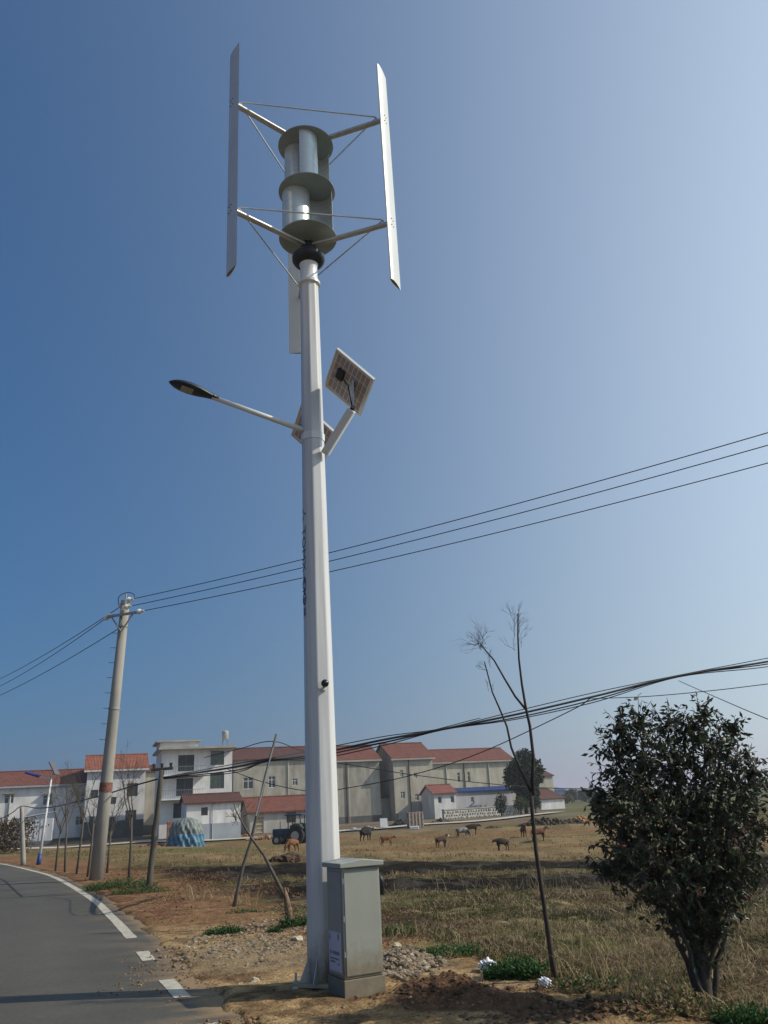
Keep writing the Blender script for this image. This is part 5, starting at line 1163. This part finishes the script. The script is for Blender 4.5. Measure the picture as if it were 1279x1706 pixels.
MB().tube([(.9, .1, 1.3), (.9, .1, 1.95)], .035, 8).build('exhaust', dkgreen, tr_); MB().tube([(-.25, 0, 1.2), (-.4, 0, 1.5)], .02, 6).build('steering_column', dkgreen, tr_)
MB().lathe([(.17, 1.5), (.19, 1.51), (.17, 1.52)], (-.42, 0, 0), 14).build('steering_wheel', dkgreen, tr_)
# sacks, motorbike
o = MB().rock((0, 0, .3), .5, (1.6, .7, .6), 4, 2).build('white_sack', mat('white_sacking', (.55, .55, .54), .8), None, smooth=True); o.location = ground(466, 1400); tag(o, 'white sack lying left of the tractor', 'sack')
mb = empty('motorbike', ground(500, 1399), R(20), 'small red motorbike standing right of the tractor', 'motorbike')
for x in (-.6, .6):
    m = MB(); m.tube([(x, -.06, .3), (x, .06, .3)], .3, 18); w_ = m.build('wheel', tyre, mb); MB().tube([(x, -.065, .3), (x, .065, .3)], .2, 14).build('rim', mat('rim_paint', (.35, .33, .3), .6), w_)
bevel(MB().box(-.35, -.1, .35, .3, .1, .7).build('body', mat('motorbike_red', (.25, .03, .03), .4), mb), .04); MB().box(-.6, -.1, .72, .0, .1, .82).build('seat', tyre, mb); MB().bar((.55, 0, .35), (.35, 0, 1.0), .06).build('fork', steel_d, mb); MB().bar((.35, -.3, 1.0), (.35, .3, 1.0), .04).build('handlebar', steel_d, mb)
# crates, panels and rubble before the cream house
rt_m = mat('rust_and_white_sheet', (.28, .10, .06), .8, .6, 4, c2=(.42, .36, .30))
o = bevel(MB().box(-.85, -.5, -.1, .85, .5, 1.65).build('sheet_metal_crate', rt_m, None), .02); o.location = ground(692, 1379); o.rotation_euler = (0, 0, R(12)); tag(o, 'rust streaked metal crate before the cream house', 'crate')
for k in range(5): MB().box(-.8 + k * .38, -.54, .0, -.66 + k * .38, -.503, 1.6).build('crate_slat', mat('crate_slat_paint', (.40, .35, .30), .8, .3, 5), o)
o = MB().box(-.42, -.05, -.05, .42, .05, 1.15).build('white_board', mat('white_board', (.55, .56, .56), .7, .15, 3), None); o.location = ground(640, 1381); o.rotation_euler = (R(-12), 0, R(10)); tag(o, 'white board leaning before the yard wall', 'board')
o = bevel(MB().box(-.5, -.35, 0, .5, .35, .35).build('white_trough', mat('white_trough', (.62, .62, .6), .6), None), .06); o.location = ground(690, 1382); tag(o, 'white trough in front of the rusty crate', 'trough')
for i, (px, py, w, h, c, lab) in enumerate(((612, 1383, 2.6, .5, (.34, .33, .31), 'pale rubble strip at the foot of the tall grey house'), (668, 1375, 1.3, .9, (.05, .05, .05), 'black covered pile left of the rusty crate'), (735, 1371, 1.5, .5, (.10, .075, .06), 'brown rubble pile at the start of the stone wall'), (380, 1394, 2.4, .45, (.20, .085, .05), 'red earth pile before the small white shed'), (445, 1398, 2.2, .4, (.26, .15, .09), 'low brick pile before the barn door'))):
    rr = random.Random(90 + i); b = ground(px, py); m = MB()
    for k in range(70): a = rr.uniform(0, 6.28); q = math.sqrt(rr.random()); m.rock((math.cos(a) * q * w, math.sin(a) * q * w * .4, h * (1 - q) * rr.random()), rr.uniform(.1, .28), (1, 1, .8), 1700 + i * 90 + k, 1)
    o = m.build('rubble_pile', mat('rubble_pile_%d' % i, c, .95, .4, 3), None); o.location = b; tag(o, lab, 'rubble')

# ================================================================== CATTLE
def cow_mat(name, c, face=None, patch=None):
    m = mat(name, c, .85, .25, 3, .2, 40); nt = m.node_tree; b = nt.nodes['Principled BSDF']; src = b.inputs['Base Color'].links[0].from_socket
    if face or patch:
        tc = nt.nodes.new('ShaderNodeTexCoord'); sp = nt.nodes.new('ShaderNodeSeparateXYZ'); nt.links.new(tc.outputs['Object'], sp.inputs[0])
        if face: mr = nt.nodes.new('ShaderNodeMapRange'); mr.inputs[1].default_value = .92; mr.inputs[2].default_value = .98; nt.links.new(sp.outputs[0], mr.inputs[0]); fac = mr.outputs[0]; colr = face
        else:
            n = nt.nodes.new('ShaderNodeTexNoise'); n.inputs['Scale'].default_value = 1.9; nt.links.new(tc.outputs['Object'], n.inputs['Vector']); mr = nt.nodes.new('ShaderNodeMapRange'); mr.inputs[1].default_value = .48; mr.inputs[2].default_value = .52; nt.links.new(n.outputs[0], mr.inputs[0]); fac = mr.outputs[0]; colr = patch
        mx = nt.nodes.new('ShaderNodeMix'); mx.data_type = 'RGBA'; nt.links.new(fac, mx.inputs[0]); nt.links.new(src, mx.inputs[6]); mx.inputs[7].default_value = (*colr, 1); nt.links.new(mx.outputs[2], b.inputs['Base Color'])
    return m
def cow(px, py, hgt, yaw, m_, label, head='up', fat=1.0, step=0.0, belly=1.0):
    b = ground(px, py); root = empty('cow', b, R(yaw), label, 'cow', 'cattle grazing in the stubble field'); s_ = (at(px, py - hgt, b.y).z - b.z) / {'up': 1.46, 'level': 1.36, 'down': 1.36}[head]
    V = []; E = []; RR = []
    def add(p, r, par=None):
        V.append(p); RR.append(r); i = len(V) - 1
        if par is not None: E.append((par, i))
        return i
    hip = add((-.55, 0, 1.08), .27 * fat); mid = add((-.1, 0, .98), .34 * fat * belly, hip); ch = add((.35, 0, 1.0), .32 * fat, mid); sh = add((.52, 0, 1.08), .25 * fat, ch)
    if head == 'up': nk = add((.78, 0, 1.27), .15, sh); hd = add((.95, 0, 1.36), .13, nk); mz = add((1.20, .0, 1.20), .085, hd)
    elif head == 'level': nk = add((.80, 0, 1.12), .15, sh); hd = add((1.02, 0, 1.10), .13, nk); mz = add((1.25, .0, .93), .085, hd)
    else: nk = add((.80, 0, .82), .15, sh); hd = add((.98, 0, .5), .125, nk); mz = add((1.08, 0, .2), .085, hd)
    for sy, k in ((1, step), (-1, -step)):
        u = add((.45, .16 * sy, .78), .13, ch); kn = add((.46 + k, .16 * sy, .42), .065, u); ft = add((.44 + k * 1.6, .16 * sy, .06), .05, kn); add((.47 + k * 1.6, .16 * sy, .0), .055, ft)
        th = add((-.58, .17 * sy, .80), .17, hip); st_ = add((-.50 - k, .17 * sy, .58), .10, th); hk = add((-.68 - k, .17 * sy, .38), .06, st_); f2 = add((-.64 - k * 1.3, .17 * sy, .06), .05, hk); add((-.60 - k * 1.3, .17 * sy, .0), .055, f2)
    t0 = add((-.84, 0, 1.12), .045, hip); t1 = add((-.92, 0, .8), .03, t0); add((-.9, 0, .48), .045, t1)
    me = bpy.data.meshes.new('body'); me.from_pydata(V, E, []); o = link('body', me, root); o.scale = (s_, s_, s_)
    md = o.modifiers.new('skin', 'SKIN'); md.use_smooth_shade = True
    for v, r in zip(me.skin_vertices[0].data, RR): v.radius = (r, r)
    me.skin_vertices[0].data[0].use_root = True
    sb_ = o.modifiers.new('sub', 'SUBSURF'); sb_.levels = sb_.render_levels = 2; me.materials.append(m_)
    h = Vector(V[hd]); hm = mat('horn', (.32, .28, .2), .6)
    for sy in (-1, 1):
        e = MB(); q = h + Vector((-.03, .1 * sy, .07)); e.tube([q, q + Vector((-.03, .12 * sy, .01)), q + Vector((-.02, .2 * sy, -.03))], [.03, .05, .01], 8); eo = e.build('ear', m_, root, smooth=True); eo.scale = (s_, s_, s_)
        e = MB(); q = h + Vector((.0, .06 * sy, .1)); e.tube([q, q + Vector((.0, .07 * sy, .06)), q + Vector((.02, .08 * sy, .13))], [.025, .02, .006], 6); eo = e.build('horn', hm, root, smooth=True); eo.scale = (s_, s_, s_)
    return root
brown = cow_mat('red_brown_hide', (.105, .042, .022)); orange = cow_mat('orange_hide', (.17, .07, .03)); black = cow_mat('black_hide', (.015, .013, .013)); dkb = cow_mat('dark_brown_hide', (.032, .02, .014)); wf = cow_mat('white_faced_hide', (.055, .025, .017), face=(.55, .5, .45)); pied = cow_mat('pied_hide', (.07, .06, .058), patch=(.24, .225, .215))
cow(610, 1402, 25, 55, black, 'large black cow seen from behind, nearest the white post', 'level', 1.15, .03, 1.2)
cow(645, 1410, 19.5, 8, orange, 'orange brown cow walking right beside the black cow', 'level', .85, .08)
cow(736, 1412, 22, 35, wf, 'dark brown cow with a white face looking right', 'up', .95, .04)
cow(771, 1397, 19.5, 12, pied, 'grey and white pied cow grazing with lowered head', 'down', .9, .05)
cow(787, 1390, 18.5, 8, dkb, 'dark brown cow standing behind the pied cow', 'level', 1.0, .04)
cow(837, 1417, 22, 205, dkb, 'nearly black cow facing left just above the burnt strip', 'level', 1.1, .04)
cow(873, 1394, 21, 275, brown, 'red brown cow facing the camera left of the sapling stem', 'up', .85, .02)
cow(899, 1402, 25, 15, brown, 'red brown cow half hidden by the sapling stem', 'up', .9, .05)
cow(487, 1420, 24, 232, orange, 'orange cow grazing in front of the tractor', 'down', .95, .06)

# ================================================================== HAZE
hz = MB().box(-3400, -3400, -3.0, 3400, 3400, 14.5).build('haze', None, None); tag(hz, 'thin bluish haze over the plain', kind='stuff')
hm_ = bpy.data.materials.new('thin_haze'); hm_.use_nodes = True; nt = hm_.node_tree; nt.nodes.clear(); pv = nt.nodes.new('ShaderNodeVolumePrincipled'); pv.inputs['Color'].default_value = (.92, .93, .95, 1); pv.inputs['Density'].default_value = .00042; pv.inputs['Anisotropy'].default_value = .3
mo = nt.nodes.new('ShaderNodeOutputMaterial'); nt.links.new(pv.outputs[0], mo.inputs['Volume']); hz.data.materials.append(hm_)
